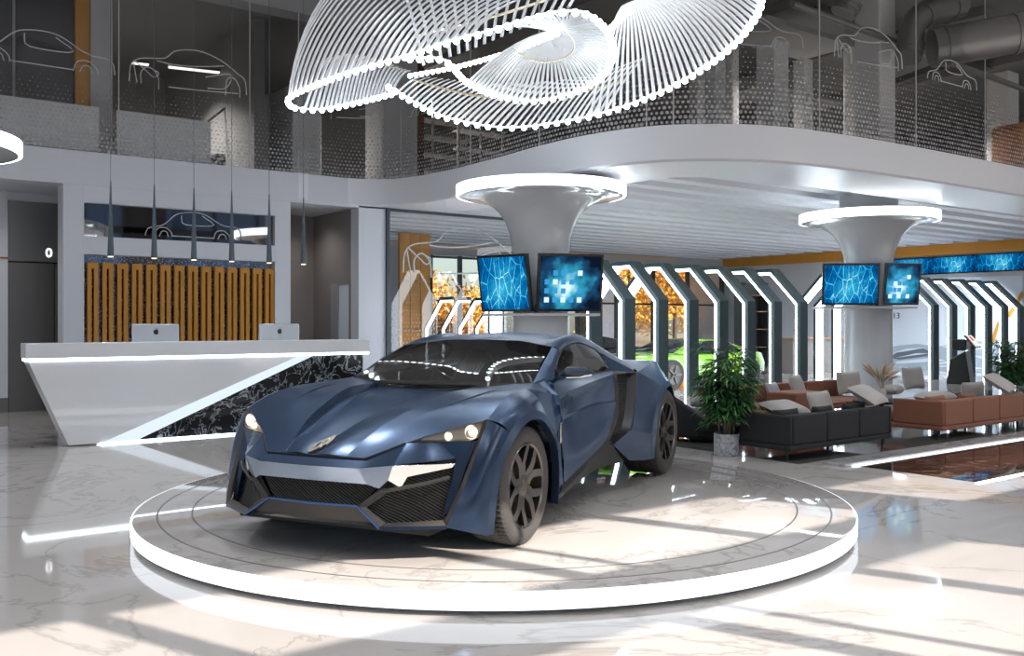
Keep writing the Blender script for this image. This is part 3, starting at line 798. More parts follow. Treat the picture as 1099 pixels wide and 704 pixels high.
def greenhouse():
    b = MB()   # roof with rails, pillars and buttresses
    wt = [(0, 1.255, 1.128), (.30, 1.225, 1.122), (.50, 1.165, 1.10), (.585, 1.128, 1.083)]
    cen = [(0, 1.255, 1.13), (0, 1.45, 1.168), (0, 1.75, 1.18), (0, 2.15, 1.135), (0, 2.65, 1.0), (0, 3.3, .90)]
    mid = [(.30, 1.225, 1.124), (.30, 1.45, 1.155), (.29, 1.75, 1.165), (.29, 2.15, 1.118), (.33, 2.65, .97), (.35, 3.35, .89)]
    rail = [(.585, 1.128, 1.085), (.545, 1.40, 1.15), (.515, 1.70, 1.172), (.50, 2.08, 1.122), (.56, 2.42, 1.0), (.62, 2.65, .935)]
    low = [(.635, 1.15, 1.053), (.61, 1.40, 1.10), (.605, 1.65, 1.102), (.625, 1.93, 1.035), (.76, 2.04, .945), (.895, 2.09, .872)]
    for s in (1, -1):
        b.loft([mxl(crv(c, 20), s) for c in (cen[:5], mid[:5])], 3)
        b.loft([mxl(crv(mid[:5], 20), s), mxl([p.lerp(q, .55) + V((0, 0, -.022 * math.sin(PI * min(1, i / 14)))) for i, (p, q) in enumerate(zip(crv(mid[:5], 20), crv(rail[:5] + rail[5:], 20)))], s), mxl(crv(rail, 20), s)], 3)
        b.ruled(mxl(crv(rail, 20), s), mxl(crv(low, 20), s), 3, (.012 * s, 0, .012))
        # A pillar
        ia = crv([(.668, .61, .872), (.632, .85, .977), (.585, 1.128, 1.085)], 8)
        oa = crv([(.715, .66, .880), (.735, .80, .887), (.70, .90, .945), (.635, 1.15, 1.053)], 8)
        b.ruled(mxl(ia, s), mxl(oa, s), 2, (.012 * s, 0, .008))
        # trim behind the side glass
        b.poly([mx(V(p), s) for p in ((.645, 1.98, 1.012), (.76, 2.04, .945), (.895, 2.09, .872), (.76, 1.86, .895))])
    o = b.build('roof', PAINT, CAR, smooth=32)
    # engine cover and rear deck
    b = MB()
    for s in (1, -1):
        b.loft([mxl(crv(c, 10), s) for c in ([(0, 2.6, 1.015), (0, 3.0, .93), (0, 3.45, .90)], [(.33, 2.6, .985), (.33, 3.0, .92), (.33, 3.45, .89)], [(.62, 2.65, .935), (.64, 3.0, .925), (.60, 3.45, .89)])], 3)
        b.poly([mx(V(p), s) for p in ((.62, 2.65, .935), (.895, 2.09, .872), (.85, 2.72, .938))])
        b.poly([mx(V(p), s) for p in ((.62, 2.65, .935), (.85, 2.72, .938), (.64, 3.0, .925))])
        b.poly([mx(V(p), s) for p in ((.85, 2.72, .938), (.60, 3.45, .89), (.64, 3.0, .925))])
    b.build('engine_cover', PAINT, CAR, smooth=25)
    # windscreen
    b = MB()
    for s in (1, -1):
        base = crv([(0, .555, .803), (.35, .565, .83), (.668, .61, .872)], 12)
        top = crv(wt, 12)
        b.loft([mxl(base, s), mxl([p.lerp(q, .5) + V((0, -.012, .02)) for p, q in zip(base, top)], s), mxl(top, s)], 4)
    b.build('windscreen', CARGLASS, CAR, smooth=60)
    # scuttle panel under the glass
    b = MB()
    for s in (1, -1):
        a = crv([(0, .545, .80), (.44, .555, .815), (.54, .575, .86), (.668, .61, .872)], 10)
        b.ruled(mxl(a, s), mxl([p + V((0, .10, -.06)) for p in a], s), 1)
    b.build('scuttle_panel', BLACK, CAR)
    for s in (1, -1):
        b = MB()
        lo = crv([(.70, .90, .942), (.735, .96, .888), (.737, 1.4, .889), (.755, 1.85, .894)], 18)
        hi = crv([(.70, .90, .942), (.638, 1.16, 1.05), (.61, 1.40, 1.097), (.605, 1.65, 1.099), (.63, 1.94, 1.028), (.755, 1.85, .894)], 18)
        b.ruled(mxl(lo, s), mxl(hi, s), 4, (.015 * s, 0, 0))
        w = b.build('side_window', CARGLASS, CAR, smooth=60)
        b = MB()
        b.tube(mxl(hi, s), .006, 6); b.tube(mxl(lo, s), .005, 6)
        b.build('window_seal', BLACK, w)
greenhouse()

def quarters():
    ro = [(.925, 2.345, .175), (.94, 2.335, .36), (.948, 2.40, .56), (.945, 2.55, .705), (.935, 2.77, .768), (.925, 2.96, .725), (.905, 3.13, .60), (.90, 3.2, .40), (.89, 3.2, .2)]
    ri = [(.94, 2.39, .175), (.955, 2.385, .36), (.962, 2.44, .53), (.96, 2.57, .66), (.952, 2.77, .725), (.942, 2.93, .69), (.92, 3.09, .57), (.91, 3.15, .40), (.90, 3.15, .2)]
    for s in (1, -1):
        P = lambda *q: [mx(V(p), s) for p in q]
        b = MB()
        o = crv(ro, 41); i = crv(ri, 41)
        b.ruled(mxl(o, s), mxl(i, s), 1); b.ruled(mxl(i, s), mxl([p + V((-.05, 0, 0)) for p in i], s), 1)
        left = pl([(.90, 2.29 - .0, .18), (.905, 1.95, .235), (.925, 1.836, .455), (.925, 1.92, .57), (.918, 1.99, .68), (.897, 2.09, .872)], 16)
        # side panel: from its leading edge to the arch
        L1 = pl([(.93, 1.84, .46), (.925, 1.93, .58), (.915, 2.0, .70), (.897, 2.09, .872)], 9)
        R1 = resample(o[5:17], 9)
        b.loft([mxl(L1, s), mxl([p.lerp(q, .5) + V((.012, 0, 0)) for p, q in zip(L1, R1)], s), mxl(R1, s)], 3)
        b.poly(P((.93, 1.84, .46), o[5], o[0], (.918, 2.2, .185)))
        b.poly(P((.93, 1.84, .46), (.918, 2.2, .185), (.90, 1.873, .225), (.875, 1.567, .377)))
        # haunch facets
        b.poly(P((.897, 2.09, .872), (.85, 2.72, .938), o[20], o[18], o[16]))
        b.poly(P((.85, 2.72, .938), o[20], o[24], (.80, 3.05, .84)))
        b.poly(P((.80, 3.05, .84), (.85, 2.72, .938), (.60, 3.45, .89)))
        b.poly(P((.80, 3.05, .84), o[24], o[28], o[31], (.80, 3.45, .55), (.60, 3.45, .89)))
        b.poly(P(o[31], o[36], o[40], (.78, 3.42, .22), (.80, 3.45, .55)))
        q = b.build('rear_quarter', PAINT, CAR, smooth=24)
        w = MB()
        w.lathe([(.405, .45), (.405, .88)] if s == 1 else [(.405, -.88), (.405, -.45)], 32, (0, 2.77, .35), 'X', -.4, PI + .4)
        w.build('wheel_well', BLACK, q)
        # side intake: mesh panel in a dark surround
        it = MB()
        fr = pl([(.885, 1.53, .885), (.90, 1.54, .70), (.90, 1.525, .58), (.875, 1.41, .42), (.875, 1.567, .377)], 14)
        bk = pl([(.897, 2.09, .872), (.918, 1.99, .68), (.925, 1.92, .57), (.93, 1.84, .46), (.875, 1.567, .377)], 14)
        fi = [p.lerp(r, .24) + V((-.055, 0, 0)) for p, r in zip(fr, bk)]
        bi = [p.lerp(r, .84) + V((-.055, 0, 0)) for p, r in zip(fr, bk)]
        f2_ = [p.lerp(r, .16) + V((.004, 0, 0)) for p, r in zip(fr, bk)]; b2_ = [p.lerp(r, .90) + V((.004, 0, 0)) for p, r in zip(fr, bk)]
        for a, c in ((fr, f2_), (f2_, fi), (bi, b2_), (b2_, bk)): it.ruled(mxl(a, s), mxl(c, s), 1)
        it.poly(P((.885, 1.53, .885), (.755, 1.86, .895), (.897, 2.09, .872)))
        t = it.build('side_intake', DARKC, CAR)
        gm = MB(); gm.ruled(mxl(fi, s), mxl(bi, s), 4); gm.build('intake_mesh', SIDEMESH, t)
        # sill
        sl = MB()
        top = pl([(.88, .60, .25), (.88, .95, .325), (.88, 1.2, .375), (.875, 1.41, .42)], 10)
        m1 = pl([(.90, .48, .20), (.89, .95, .29), (.88, 1.2, .34), (.875, 1.567, .372)], 10)
        m2 = pl([(.88, .45, .16), (.83, 1.0, .20), (.82, 1.4, .23), (.86, 1.873, .215)], 10)
        m3 = [p + V((-.3, 0, -.01)) for p in m2]
        for a, c in ((top, m1), (m1, m2), (m2, m3)): sl.ruled(mxl(a, s), mxl(c, s), 1)
        sl.build('sill', DARKC, CAR)
    # tail
    b = MB()
    b.poly([(-.60, 3.45, .89), (.60, 3.45, .89), (.80, 3.45, .55), (-.80, 3.45, .55)])
    b.poly([(-.80, 3.45, .55), (.80, 3.45, .55), (.78, 3.42, .22), (-.78, 3.42, .22)])
    b.build('rear_bumper', PAINT, CAR)
    b = MB(); b.bx(-.62, .62, -.62, 3.4, .15, .20); b.bx(-.7, .7, .45, 2.3, .17, .24)
    b.build('underbody', BLACK, CAR)
SIDEMESH = mesh_mat('side_intake_mesh', 30, (.012, .012, .012), (.07, .065, .06))
quarters()

def bumper():
    b = MB()
    top = [(0, -.772, .545), (.317, -.752, .543), (.478, -.60, .620), (.62, -.505, .622), (.784, -.398, .625)]
    bot = [(0, -.832, .508), (.317, -.813, .508), (.476, -.738, .522), (.70, -.47, .535), (.784, -.40, .622)]
    for s in (1, -1):
        for i in range(4):
            a, c = pl(top[i:i + 2], 4), pl(bot[i:i + 2], 4)
            b.ruled(mxl(a, s), mxl(c, s), 2)
        P = lambda *q: [mx(V(p), s) for p in q]
        # blade beside the intake
        b.poly(P((.784, -.40, .622), (.70, -.47, .535), (.695, -.50, .44), (.68, -.582, .25), (.715, -.545, .285), (.757, -.465, .50)))
        b.poly(P((.70, -.47, .535), (.695, -.50, .44), (.68, -.582, .25), (.68, -.50, .25), (.70, -.40, .535)))
        # blue lower edge
        b.poly(P((.43, -.792, .214), (.724, -.622, .214), (.724, -.622, .196), (.43, -.79, .196)))
        b.poly(P((.43, -.79, .196), (.724, -.622, .196), (.65, -.5, .19), (.35, -.6, .19)))
    o = b.build('front_bumper', PAINT, CAR, smooth=15)
    e = MB()
    e.tube([(-.43, -.795, .207), (-.285, -.78, .305), (0, -.803, .305), (.285, -.78, .305), (.43, -.795, .207)], .006, 6)
    e.build('edge_line', mat('bright_blue_edge', (.10, .22, .5), .3, .6), o)
    # pale band across the nose with its end caps, and the two levers
    d = MB()
    bt = [(-.317, -.815, .507), (0, -.835, .507), (.317, -.815, .507)]; bb = [(-.345, -.78, .423), (0, -.80, .425), (.345, -.78, .423)]
    d.ruled(crv(bt, 12), crv(bb, 12), 2)
    d.ruled(crv(bb, 12), [p + V((0, .05, .0)) for p in crv(bb, 12)], 1)
    for s in (1, -1):
        P = lambda *q: [mx(V(p), s) for p in q]
        d.poly(P((.317, -.815, .507), (.476, -.74, .521), (.452, -.747, .444), (.40, -.75, .400), (.345, -.78, .423)))
        d.poly(P((.345, -.78, .423), (.40, -.75, .400), (.40, -.70, .400), (.345, -.73, .423)))
        d.poly(P((.40, -.75, .400), (.452, -.747, .444), (.452, -.69, .444), (.40, -.70, .400)))
    d.build('nose_band', BAND, o, smooth=15)
    for s in (1, -1):
        P = lambda *q: [mx(V(p), s) for p in q]
        l = MB()
        f = P((.476, -.742, .521), (.705, -.487, .512), (.69, -.492, .488), (.53, -.680, .456), (.497, -.692, .396), (.468, -.735, .432), (.452, -.75, .444))
        l.prism(f, (-.012 * s, .035, 0))
        l.build('lever', CHROME, o, bevel=.004)
        # intake surround, rail and mesh
        k = MB()
        k.poly(P((.285, -.777, .303), (.43, -.790, .214), (.445, -.755, .228), (.335, -.765, .302)))
        k.poly(P((.43, -.790, .214), (.724, -.622, .214), (.69, -.60, .236), (.445, -.755, .228)))
        k.poly(P((.724, -.622, .214), (.745, -.585, .285), (.722, -.55, .285), (.69, -.60, .236)))
        k.poly(P((.285, -.777, .303), (.335, -.765, .302), (.44, -.728, .378), (.425, -.742, .392), (.40, -.72, .40)))
        a = crv([(.724, -.622, .205), (.745, -.585, .285), (.775, -.50, .42), (.80, -.405, .60), (.813, -.322, .733)], 10)
        c = [p + V((-.026, .005, 0)) for p in a]
        k.ruled(mxl(a, s), mxl(c, s), 1); k.ruled(mxl(c, s), mxl([p + V((0, .05, 0)) for p in c], s), 1)
        k.tube(mxl([V(p) for p in ((.40, -.735, .385), (.45, -.728, .392), (.60, -.612, .42), (.688, -.525, .443))], s), .012, 6)
        k.tube(mxl([V(p) for p in ((.30, -.765, .305), (.40, -.735, .385))], s), .012, 6)
        q = k.build('air_intake', CARBON, o, smooth=20)
        g = MB()
        g.poly(P((.30, -.735, .30), (.43, -.70, .205), (.72, -.535, .205), (.74, -.40, .53), (.47, -.66, .52), (.40, -.70, .40)))
        g.build('intake_mesh', GRILLE, q)
    # centre grille, lip
    g = MB()
    g.ruled(crv([(-.40, -.70, .44), (0, -.735, .44), (.40, -.70, .44)], 8), crv([(-.28, -.74, .30), (0, -.765, .30), (.28, -.74, .30)], 8), 1)
    g.build('centre_grille', GRILLE, o)
    l = MB()
    l.ruled(crv([(-.285, -.777, .303), (0, -.80, .303), (.285, -.777, .303)], 8), crv([(-.40, -.765, .226), (0, -.788, .226), (.40, -.765, .226)], 8), 1)
    l.ruled(crv([(-.285, -.777, .303), (0, -.80, .303), (.285, -.777, .303)], 8), crv([(-.28, -.72, .30), (0, -.74, .30), (.28, -.72, .30)], 8), 1)
    for s in (1, -1): l.poly([mx(V(p), s) for p in ((.285, -.777, .303), (.43, -.790, .21), (.40, -.765, .226))])
    l.ruled(crv([(-.43, -.785, .212), (0, -.80, .212), (.43, -.785, .212)], 8), crv([(-.42, -.55, .185), (0, -.55, .185), (.42, -.55, .185)], 8), 1)
    l.ruled(crv([(-.43, -.785, .212), (0, -.80, .212), (.43, -.785, .212)], 8), crv([(-.40, -.765, .226), (0, -.788, .226), (.40, -.765, .226)], 8), 1)
    l.build('front_lip', CARBON, o, smooth=20)
    # added black box that blocks light, so nothing shows through the openings
    k = MB()
    k.loft([crv([(-.72, -.36, z), (-.45, -.62, z), (0, -.70, z), (.45, -.62, z), (.72, -.36, z)], 10) for z in (.21, .35, .52)], 1)
    k.build('bumper_light_block', BLACK, o)
    # headlights
    for s in (1, -1):
        P = lambda *q: [mx(V(p), s) for p in q]
        h = MB()
        te = pl([(.48, -.588, .626), (.65, -.455, .684), (.813, -.322, .733)], 10)
        be = pl([(.48, -.590, .624), (.784, -.397, .626), (.800, -.36, .68), (.813, -.324, .731)], 10)
        h.ruled(mxl([p + V((0, .045, .0)) for p in te], s), mxl([p + V((-.01, .045, .005)) for p in be], s), 2)
        h.ruled(mxl(te, s), mxl([p + V((0, .045, 0)) for p in te], s), 1)
        h.ruled(mxl(be, s), mxl([p + V((-.01, .045, .005)) for p in be], s), 1)
        hl = h.build('headlight', HLCASE, CAR)
        g = MB(); g.ruled(mxl(te, s), mxl(be, s), 2); g.build('lens', LENS, hl)
        for q, (px_, py_, pz_, r) in enumerate(((.745, -.385, .668, .026), (.65, -.465, .650, .016))):
            c = MB(); c.ball((px_ * s, py_ + .02, pz_), r, 8); c.build('bulb', BULB, hl)
            c = MB(); c.lathe([(r * 1.15, 0), (r * 1.5, -.02)], 16, (px_ * s, py_ + .02, pz_), 'Y'); c.build('bulb_ring', CHROME, hl)
    # badge: a slanted metal emblem of two linked wings on the hood
    e = MB()
    def bar(x0, z0, x1, z1, w):
        d = V((x1 - x0, z1 - z0)); nrm = V((-d.y, d.x)).normalized() * w / 2
        y = lambda z: -.69 + z * 3.2
        pts = [V((x0 + nrm.x, y(z0 + nrm.y), .5935 + (z0 + nrm.y) * 1.50)), V((x1 + nrm.x, y(z1 + nrm.y), .5935 + (z1 + nrm.y) * 1.50)), V((x1 - nrm.x, y(z1 - nrm.y), .5935 + (z1 - nrm.y) * 1.50)), V((x0 - nrm.x, y(z0 - nrm.y), .5935 + (z0 - nrm.y) * 1.50))]
        e.prism(pts, (0, -.006, .010))
    ca, sa = .80 * .78, .16 * .78
    for a in ((-.070, -.012, -.058, .012, .016), (-.052, -.016, -.030, .016, .012), (-.036, -.018, .012, -.006, .010), (-.024, .012, .034, .018, .010), (-.012, -.016, .012, .018, .014), (.018, -.014, .044, .014, .012), (.05, -.008, .066, .016, .016), (-.066, -.014, -.04, -.018, .009), (.04, .02, .066, .018, .009)): bar(a[0] * ca - a[1] * sa, a[0] * sa + a[1] * ca * 1.25, a[2] * ca - a[3] * sa, a[2] * sa + a[3] * ca * 1.25, a[4] * .8)
    e.build('badge', mat('bronze_silver', (.55, .49, .42), .25, 1.0), CAR, bevel=.0015)
bumper()

def wheel(name_side, x_out, y, R, w, s):
    root = bpy.data.objects.new('wheel', None); C.objects.link(root); root.parent = CAR
    root.location = (0, y, R)
    X = lambda x: x * s
    b = MB()
    # tread: blocks cut by slanted grooves
    n = 64; sub = 4
    prof = [(-w, R * .80), (-w + .004, R * .93), (-w + .02, R * .985), (-w + .05, R), (-w * .62, R), (-w * .58, R - .007), (-w * .54, R), (-w * .5 + .01, R), (-w * .30, R), (-w * .27, R - .007), (-w * .24, R), (-.05, R), (-.02, R * .985), (-.006, R * .93), (0, R * .86), (.0, R * .80), (-.012, R * .715)]
    rows = []
    for x, r in prof:
        row = []
        for k in range(n * sub):
            ph = (k + int(abs(x + w / 2) * 60)) % sub
            rr = r - (.008 if (ph == 0 and r > R * .97) else 0)
            a = 2 * PI * k / (n * sub)
            row.append(V((X(x_out + x), rr * math.cos(a), rr * math.sin(a))))
        rows.append(row)
    b.grid(rows, close=True)
    b.build('tyre', TYRE, root, smooth=40)
    ri = R * .715
    b = MB()
    b.lathe([(ri * 1.01, X(x_out - .012)), (ri * .985, X(x_out - .004)), (ri * .94, X(x_out - .012)), (ri * .92, X(x_out - .06)), (ri * .90, X(x_out - w + .02))], 64, (0, 0, 0), 'X')
    # five spokes, each forking to the rim
    for k in range(5):
        a = 2 * PI * k / 5 + PI / 2 + .25
        def q(r, t, d): return V((X(x_out - d), r * math.cos(a) - t * math.sin(a), r * math.sin(a) + t * math.cos(a)))
        for sg in (-1, 1):
            st = [(ri * .16, sg * .016, .030, .024), (ri * .50, sg * .020, .022, .026), (ri * .70, sg * .050, .014, .027), (ri * .96, sg * .100, .010, .028)]
            rings = []
            for r, t, d, hw in st:
                rings.append([q(r, t - hw, d), q(r, t + hw, d), q(r, t + hw * .8, d + .035), q(r, t - hw * .8, d + .035)])
            b.grid(rings, close=True)
        b.prism([q(ri * .30, -.02, .030), q(ri * .30, .02, .030), q(ri * .5, .02, .028), q(ri * .5, -.02, .028)], V((X(-.02), 0, 0)))
    b.lathe([(.001, X(x_out - .018)), (.032, X(x_out - .018)), (.036, X(x_out - .026)), (.062, X(x_out - .028)), (.066, X(x_out - .07))], 24, (0, 0, 0), 'X')
    b.build('rim', RIM, root, smooth=30)
    b = MB()
    b.lathe([(.06, X(x_out - .105)), (ri * .80, X(x_out - .105)), (ri * .80, X(x_out - .13)), (.06, X(x_out - .13))], 40, (0, 0, 0), 'X')
    b.build('brake_disc', DISC, root)
    b = MB()
    a0, a1 = (-.5, .5)
    rows = []
    for i in range(9):
        a = .35 + a0 + (a1 - a0) * i / 8
        rows.append([V((X(x_out - d), r * math.cos(a), r * math.sin(a))) for r, d in ((ri * .60, .075), (ri * .86, .075), (ri * .86, .15), (ri * .60, .15))])
    b.grid(rows, close=True); b.build('brake_caliper', CALIPER, root, bevel=.004)
    b = MB(); b.lathe([(.001, X(x_out - .14)), (ri * .93, X(x_out - .14))], 40, (0, 0, 0), 'X'); b.build('backing_plate', BLACK, root)
for s in (1, -1):
    wheel('f', .905, 0.0, .335, .26, s)
    wheel('r', .945, 2.77, .350, .32, s)

def details():
    for s in (1,):
        # the mirror on its short stalk
        b = MB()
        rows = []
        for t, (cx, cy, cz, rx, rz) in enumerate(((.80, .70, .905, .006, .006), (.84, .68, .925, .03, .018), (.90, .63, .945, .06, .034), (.985, .67, .943, .055, .030), (1.03, .73, .937, .03, .014))):
            rows.append([V((cx * s, cy + rx * math.cos(a), cz + rz * math.sin(a) - (.0 if math.sin(a) > 0 else .004))) for a in [2 * PI * k / 10 for k in range(10)]])
        b.grid(rows, close=True); b.face(range(len(b.v) - 10, len(b.v)))
        m = b.build('mirror', mat('dark_mirror_shell', (.03, .045, .07), .35, .5), CAR, smooth=50)
        b = MB(); b.tube(mxl([V((.76, .72, .875)), V((.80, .70, .90)), V((.86, .68, .915))], s), [.02, .016, .014], 8, flat=.6); b.build('stalk', PAINT, m)
        b = MB(); b.tube(mxl([V((.83, .655, .905)), V((.90, .60, .912)), V((.985, .63, .915)), V((1.03, .70, .925))], s), .004, 5); b.build('trim_line', CHROME, m)
    # wipers
    for x0, x1 in ((-.28, .25), (-.62, -.02)):
        b = MB()
        b.tube([(x0 + .05, .52, .825), (x0 + .15, .535, .845), (x1, .60, .845)], .008, 6)
        b.tube([(x0 - .06, .585, .862 if x0 < -.5 else .838), ((x0 + x1) / 2, .60, .848), (x1 + .12, .60, .842)], .006, 6)
        b.build('wiper', BLACK, CAR)
    # cabin: seats, dashboard, steering wheel
    for s in (1, -1):
        b = MB()
        b.loft([[V((.36 * s + w * math.sin(a), y - .06 * math.cos(a), z)) for a in [2 * PI * k / 14 for k in range(15)]] for w, y, z in ((.20, 1.78, .30), (.23, 1.72, .50), (.23, 1.80, .70), (.20, 1.84, .85), (.125, 1.86, .94), (.11, 1.87, 1.02), (.02, 1.88, 1.05))], 2)
        b.box((.36 * s, 1.42, .36), (.44, .6, .14))
        b.build('seat', SEATM, CAR, smooth=60)
    b = MB()
    b.loft([crv([(-.66, y, z), (0, y - .03, z + .01), (.66, y, z)], 8) for y, z in ((.58, .78), (.85, .84), (1.02, .80), (1.08, .55))], 3)
    b.build('dashboard', mat('dark_dash', (.07, .068, .066), .6), CAR, smooth=50)
    b = MB()
    b.tube([(.36 + .17 * math.cos(a), 1.16 + .06 * math.sin(a), .80 + .155 * math.sin(a)) for a in [2 * PI * k / 28 for k in range(28)]], .014, 8, close=True)
    b.box((.36, 1.15, .80), (.30, .02, .035)); b.tube([(.36, 1.15, .80), (.36, 1.0, .74)], .03, 8)
    b.build('steering_wheel', BLACK, CAR)
    b = MB(); b.bx(-.64, .64, .7, 2.3, .24, .28); b.loft([[V((-.62, 2.0, z)), V((.62, 2.0, z))] for z in (.28, .98)], 1)
    b.build('cabin_floor', BLACK, CAR)
details()
# ================================================================== podium
PC = (4.02, 5.55)
pod = thing('podium', 'low round marble podium with a glowing white rim, under the blue car', 'podium', (*PC, 0))
R = 2.48
b = MB(); b.lathe([(.001, .125), (R - .02, .125), (R - .01, .122)], 160)
b.build('top_plate', STEPM, pod, smooth=30)
for rr in (R - .16, R - .375):  # flat dark strips: the shade of two grooves put into colour
    b = MB(); b.lathe([(rr - .006, .1246), (rr - .005, .1258), (rr + .005, .1258), (rr + .006, .1246)], 160); b.build('groove_shade_ring', mat('groove_shade_dark', (.10, .095, .09), .3), pod, smooth=0)
b = MB(); b.lathe([(R - .012, .122), (R, .120), (R, .034), (R - .012, .03)], 160)
b.build('light_rim', emis('podium_led', (.86, .93, 1), 1.9), pod, smooth=30)
b = MB(); b.lathe([(R - .02, .032), (R - .16, .032), (R - .16, 0)], 160)
b.build('base', WHITE, pod)

# ================================================================== reception desk (front on v = 11.24)
DV = 11.24
desk = thing('reception_desk', 'long white glossy reception desk with light strips and a black marble wedge', 'reception desk', (0, DV, 0))
GLOSS = mat('white_gloss_lacquer', (.76, .765, .78), .06, coat=.5)
b = MB(); b.prism([(1.87, 0, .985), (6.04, 0, .985), (6.04, 0, 1.155), (1.87, 0, 1.155)], (0, .30, 0)); b.bx(2.35, 6.0, .30, .95, .70, .74)
b.build('counter', GLOSS, desk, bevel=.008)
b = MB(); b.prism([(1.885, .01, .955), (6.03, .01, .955), (6.03, .01, .985), (1.885, .01, .985)], (0, .28, 0)); b.build('light_strip', LED, desk)
sx = lambda px, y: on_v(px, DV, y)
Lt = on_v(322.5, DV)[0]; Lb = on_v(109, DV)[0]; Lt2 = on_v(338, DV)[0]; Lb2 = on_v(146, DV)[0]; Re = on_v(391, DV)[0]
b = MB(); b.prism([(1.90, .02, .955), (Lt, .02, .955), (Lb, .02, .015), (2.30, .02, .015)], (0, .30, 0)); b.build('body', GLOSS, desk, bevel=.006)
b = MB(); b.prism([(Lt, .015, .955), (Lt2, .015, .955), (Lb2, .015, .015), (Lb, .015, .015)], (0, .25, 0)); b.build('diagonal_light', emis('desk_diagonal', (.78, .89, 1), 1.05), desk)
BM = marble('black_marble', (.012, .013, .014), (.65, .70, .76), 1.6, .05, (.494, .499), 1.2)
b = MB(); b.prism([(Lt2, .04, .955), (Re, .04, .955), (Re, .04, .02), (Lb2, .04, .02)], (0, .25, 0)); b.build('marble_wedge', BM, desk); BM.node_tree.nodes['Principled BSDF'].inputs['Specular IOR Level'].default_value = .2
b = MB(); b.prism([(Lb, .0, .0), (Re, .0, .0), (Re, .0, .022), (Lb, .0, .022)], (0, .2, 0)); b.build('floor_light', LEDS, desk)
# monitors on the desk, backs to the hall
ALU = mat('pale_aluminium', (.62, .64, .66), .22, .35)
LOGO = mat('dark_logo', (.02, .025, .03), .3)
def apple(b, c, s):
    """bitten fruit mark with a leaf, in the x/z plane"""
    pts = []
    for k in range(40):
        a = 2 * PI * k / 40
        r = 1.0 - .14 * math.exp(-((a - PI / 2) / .30) ** 2) - .08 * math.exp(-((a - 3 * PI / 2) / .25) ** 2)
        x, z = r * math.cos(a) * .92, r * math.sin(a)
        d = math.hypot(x - 1.12, z - .12)
        if d < .48: x = 1.12 - (.48 ** 2 - (z - .12) ** 2) ** .5 if abs(z - .12) < .48 else x
        pts.append((c[0] + x * s, c[1], c[2] + z * s))
    b.prism(pts, (0, .003, 0))
    lf = [(c[0] + x * s, c[1], c[2] + z * s) for x, z in ((0, 1.0), (.05, 1.35), (.38, 1.6), (.33, 1.25))]
    b.prism(lf, (0, .003, 0))
def monitor(px, label):
    u, v = on_v(px, DV + .62)
    t = thing('desktop_monitor', label, 'monitor', (u, v, .742), .0, 'monitors on the reception desk')
    b = MB(); b.box((0, 0, .44), (.56, .045, .36)); b.build('casing', ALU, t, bevel=.012)
    b = MB(); b.box((0, -.026, .33), (.56, .004, .10)); b.build('chin', mat('white_chin', (.7, .72, .75), .15), t)
    b = MB(); b.prism([(-.10, -.06, .0), (.10, -.06, .0), (.075, .02, .30), (-.075, .02, .30)], (0, .02, 0)); b.build('stand', ALU, t)
    b = MB(); b.bx(-.11, .11, -.11, .12, 0, .012); b.build('foot', ALU, t)
    b = MB(); apple(b, (0, -.0265, .52), .033); b.build('logo', LOGO, t)
    b = MB(); b.box((0, .024, .46), (.53, .006, .30)); b.build('screen', BLACK, t)
    return t
monitor(167, 'silver desktop monitor with a dark fruit mark, near the left end of the desk')
monitor(299.5, 'silver desktop monitor with a dark fruit mark, near the right end of the desk')

# ================================================================== pendants over the desk
PEND = mat('blue_grey_metal', (.10, .125, .15), .35, .6)
names = ['leftmost slim cone pendant above the desk, over the left monitor side', 'second slim cone pendant from the left above the desk', 'third slim cone pendant from the left above the desk', 'fourth slim cone pendant from the left above the desk', 'fifth slim cone pendant, at the right end of the orange slats', 'rightmost slim cone pendant, in front of the dim niche']
proto = None
for k, u in enumerate((2.85, 3.35, 3.83, 4.31, 4.81, 5.29)):
    if proto is None:
        t = thing('pendant_lamp', names[0], 'pendant lamp', (u, 11.7, 2.15), 0, 'cone pendants over the desk')
        b = MB(); b.lathe([(.032, .012), (.036, .012), (.036, .03), (.007, .9), (.001, .905)], 20); b.build('cone_shade', PEND, t)
        b = MB(); b.lathe([(.001, 0), (.030, 0), (.032, .03)], 20); b.build('lamp', emis('warm_lamp', (1, .86, .6), 1.6), t)
        b = MB(); b.tube([(0, 0, .9), (0, 0, ROOF - 2.15)], .0035, 5); b.build('cable', PEND, t)
        proto = t
    else: dup(proto, (u, 11.7, 2.15), 0, names[k])

# ================================================================== mushroom columns with light rings and screens
COLM = mat('white_gloss_column', (.64, .66, .69), .16, coat=.3)
def column(c, label, rs=.41, R=1.22, zt=3.43):
    t = thing('mushroom_column', label, 'column', (c[0], c[1], 0), kind='structure')
    prof = [(rs, 0), (rs, 1.5), (rs, 2.1), (rs * 1.01, 2.40), (rs * 1.07, 2.6), (rs * 1.22, 2.79), (rs * 1.52, 2.98), (rs * 1.95, 3.10), (rs * 2.25, 3.15), (R * .97, 3.175), (R * .98, 3.19)]
    P = crv([(r, 0, z) for r, z in prof], 40)
    b = MB(); b.lathe([(p.x, p.z) for p in P], 72); b.build('shaft', COLM, t, smooth=50)
    b = MB(); b.lathe([(R * .97, 3.185), (R, 3.19), (R, 3.33), (R * .97, 3.335)], 96); b.build('light_ring', emis('ring_led', (.86, .94, 1), 6), t)
    b = MB(); b.lathe([(R * .97, 3.335), (.001, 3.335)], 72); b.lathe([(.5, 3.335), (.5, zt)], 48); b.build('cap', WHITE, t)
    return t
def axis_at(px, Y):
    s = (px - 549.5) / F_PX
    return (.6 + .8 * s) * Y, (.8 - .6 * s) * Y
c1 = axis_at(580.5, 13.5); c2 = axis_at(932, 16.9); c3 = axis_at(-119, 9.66)
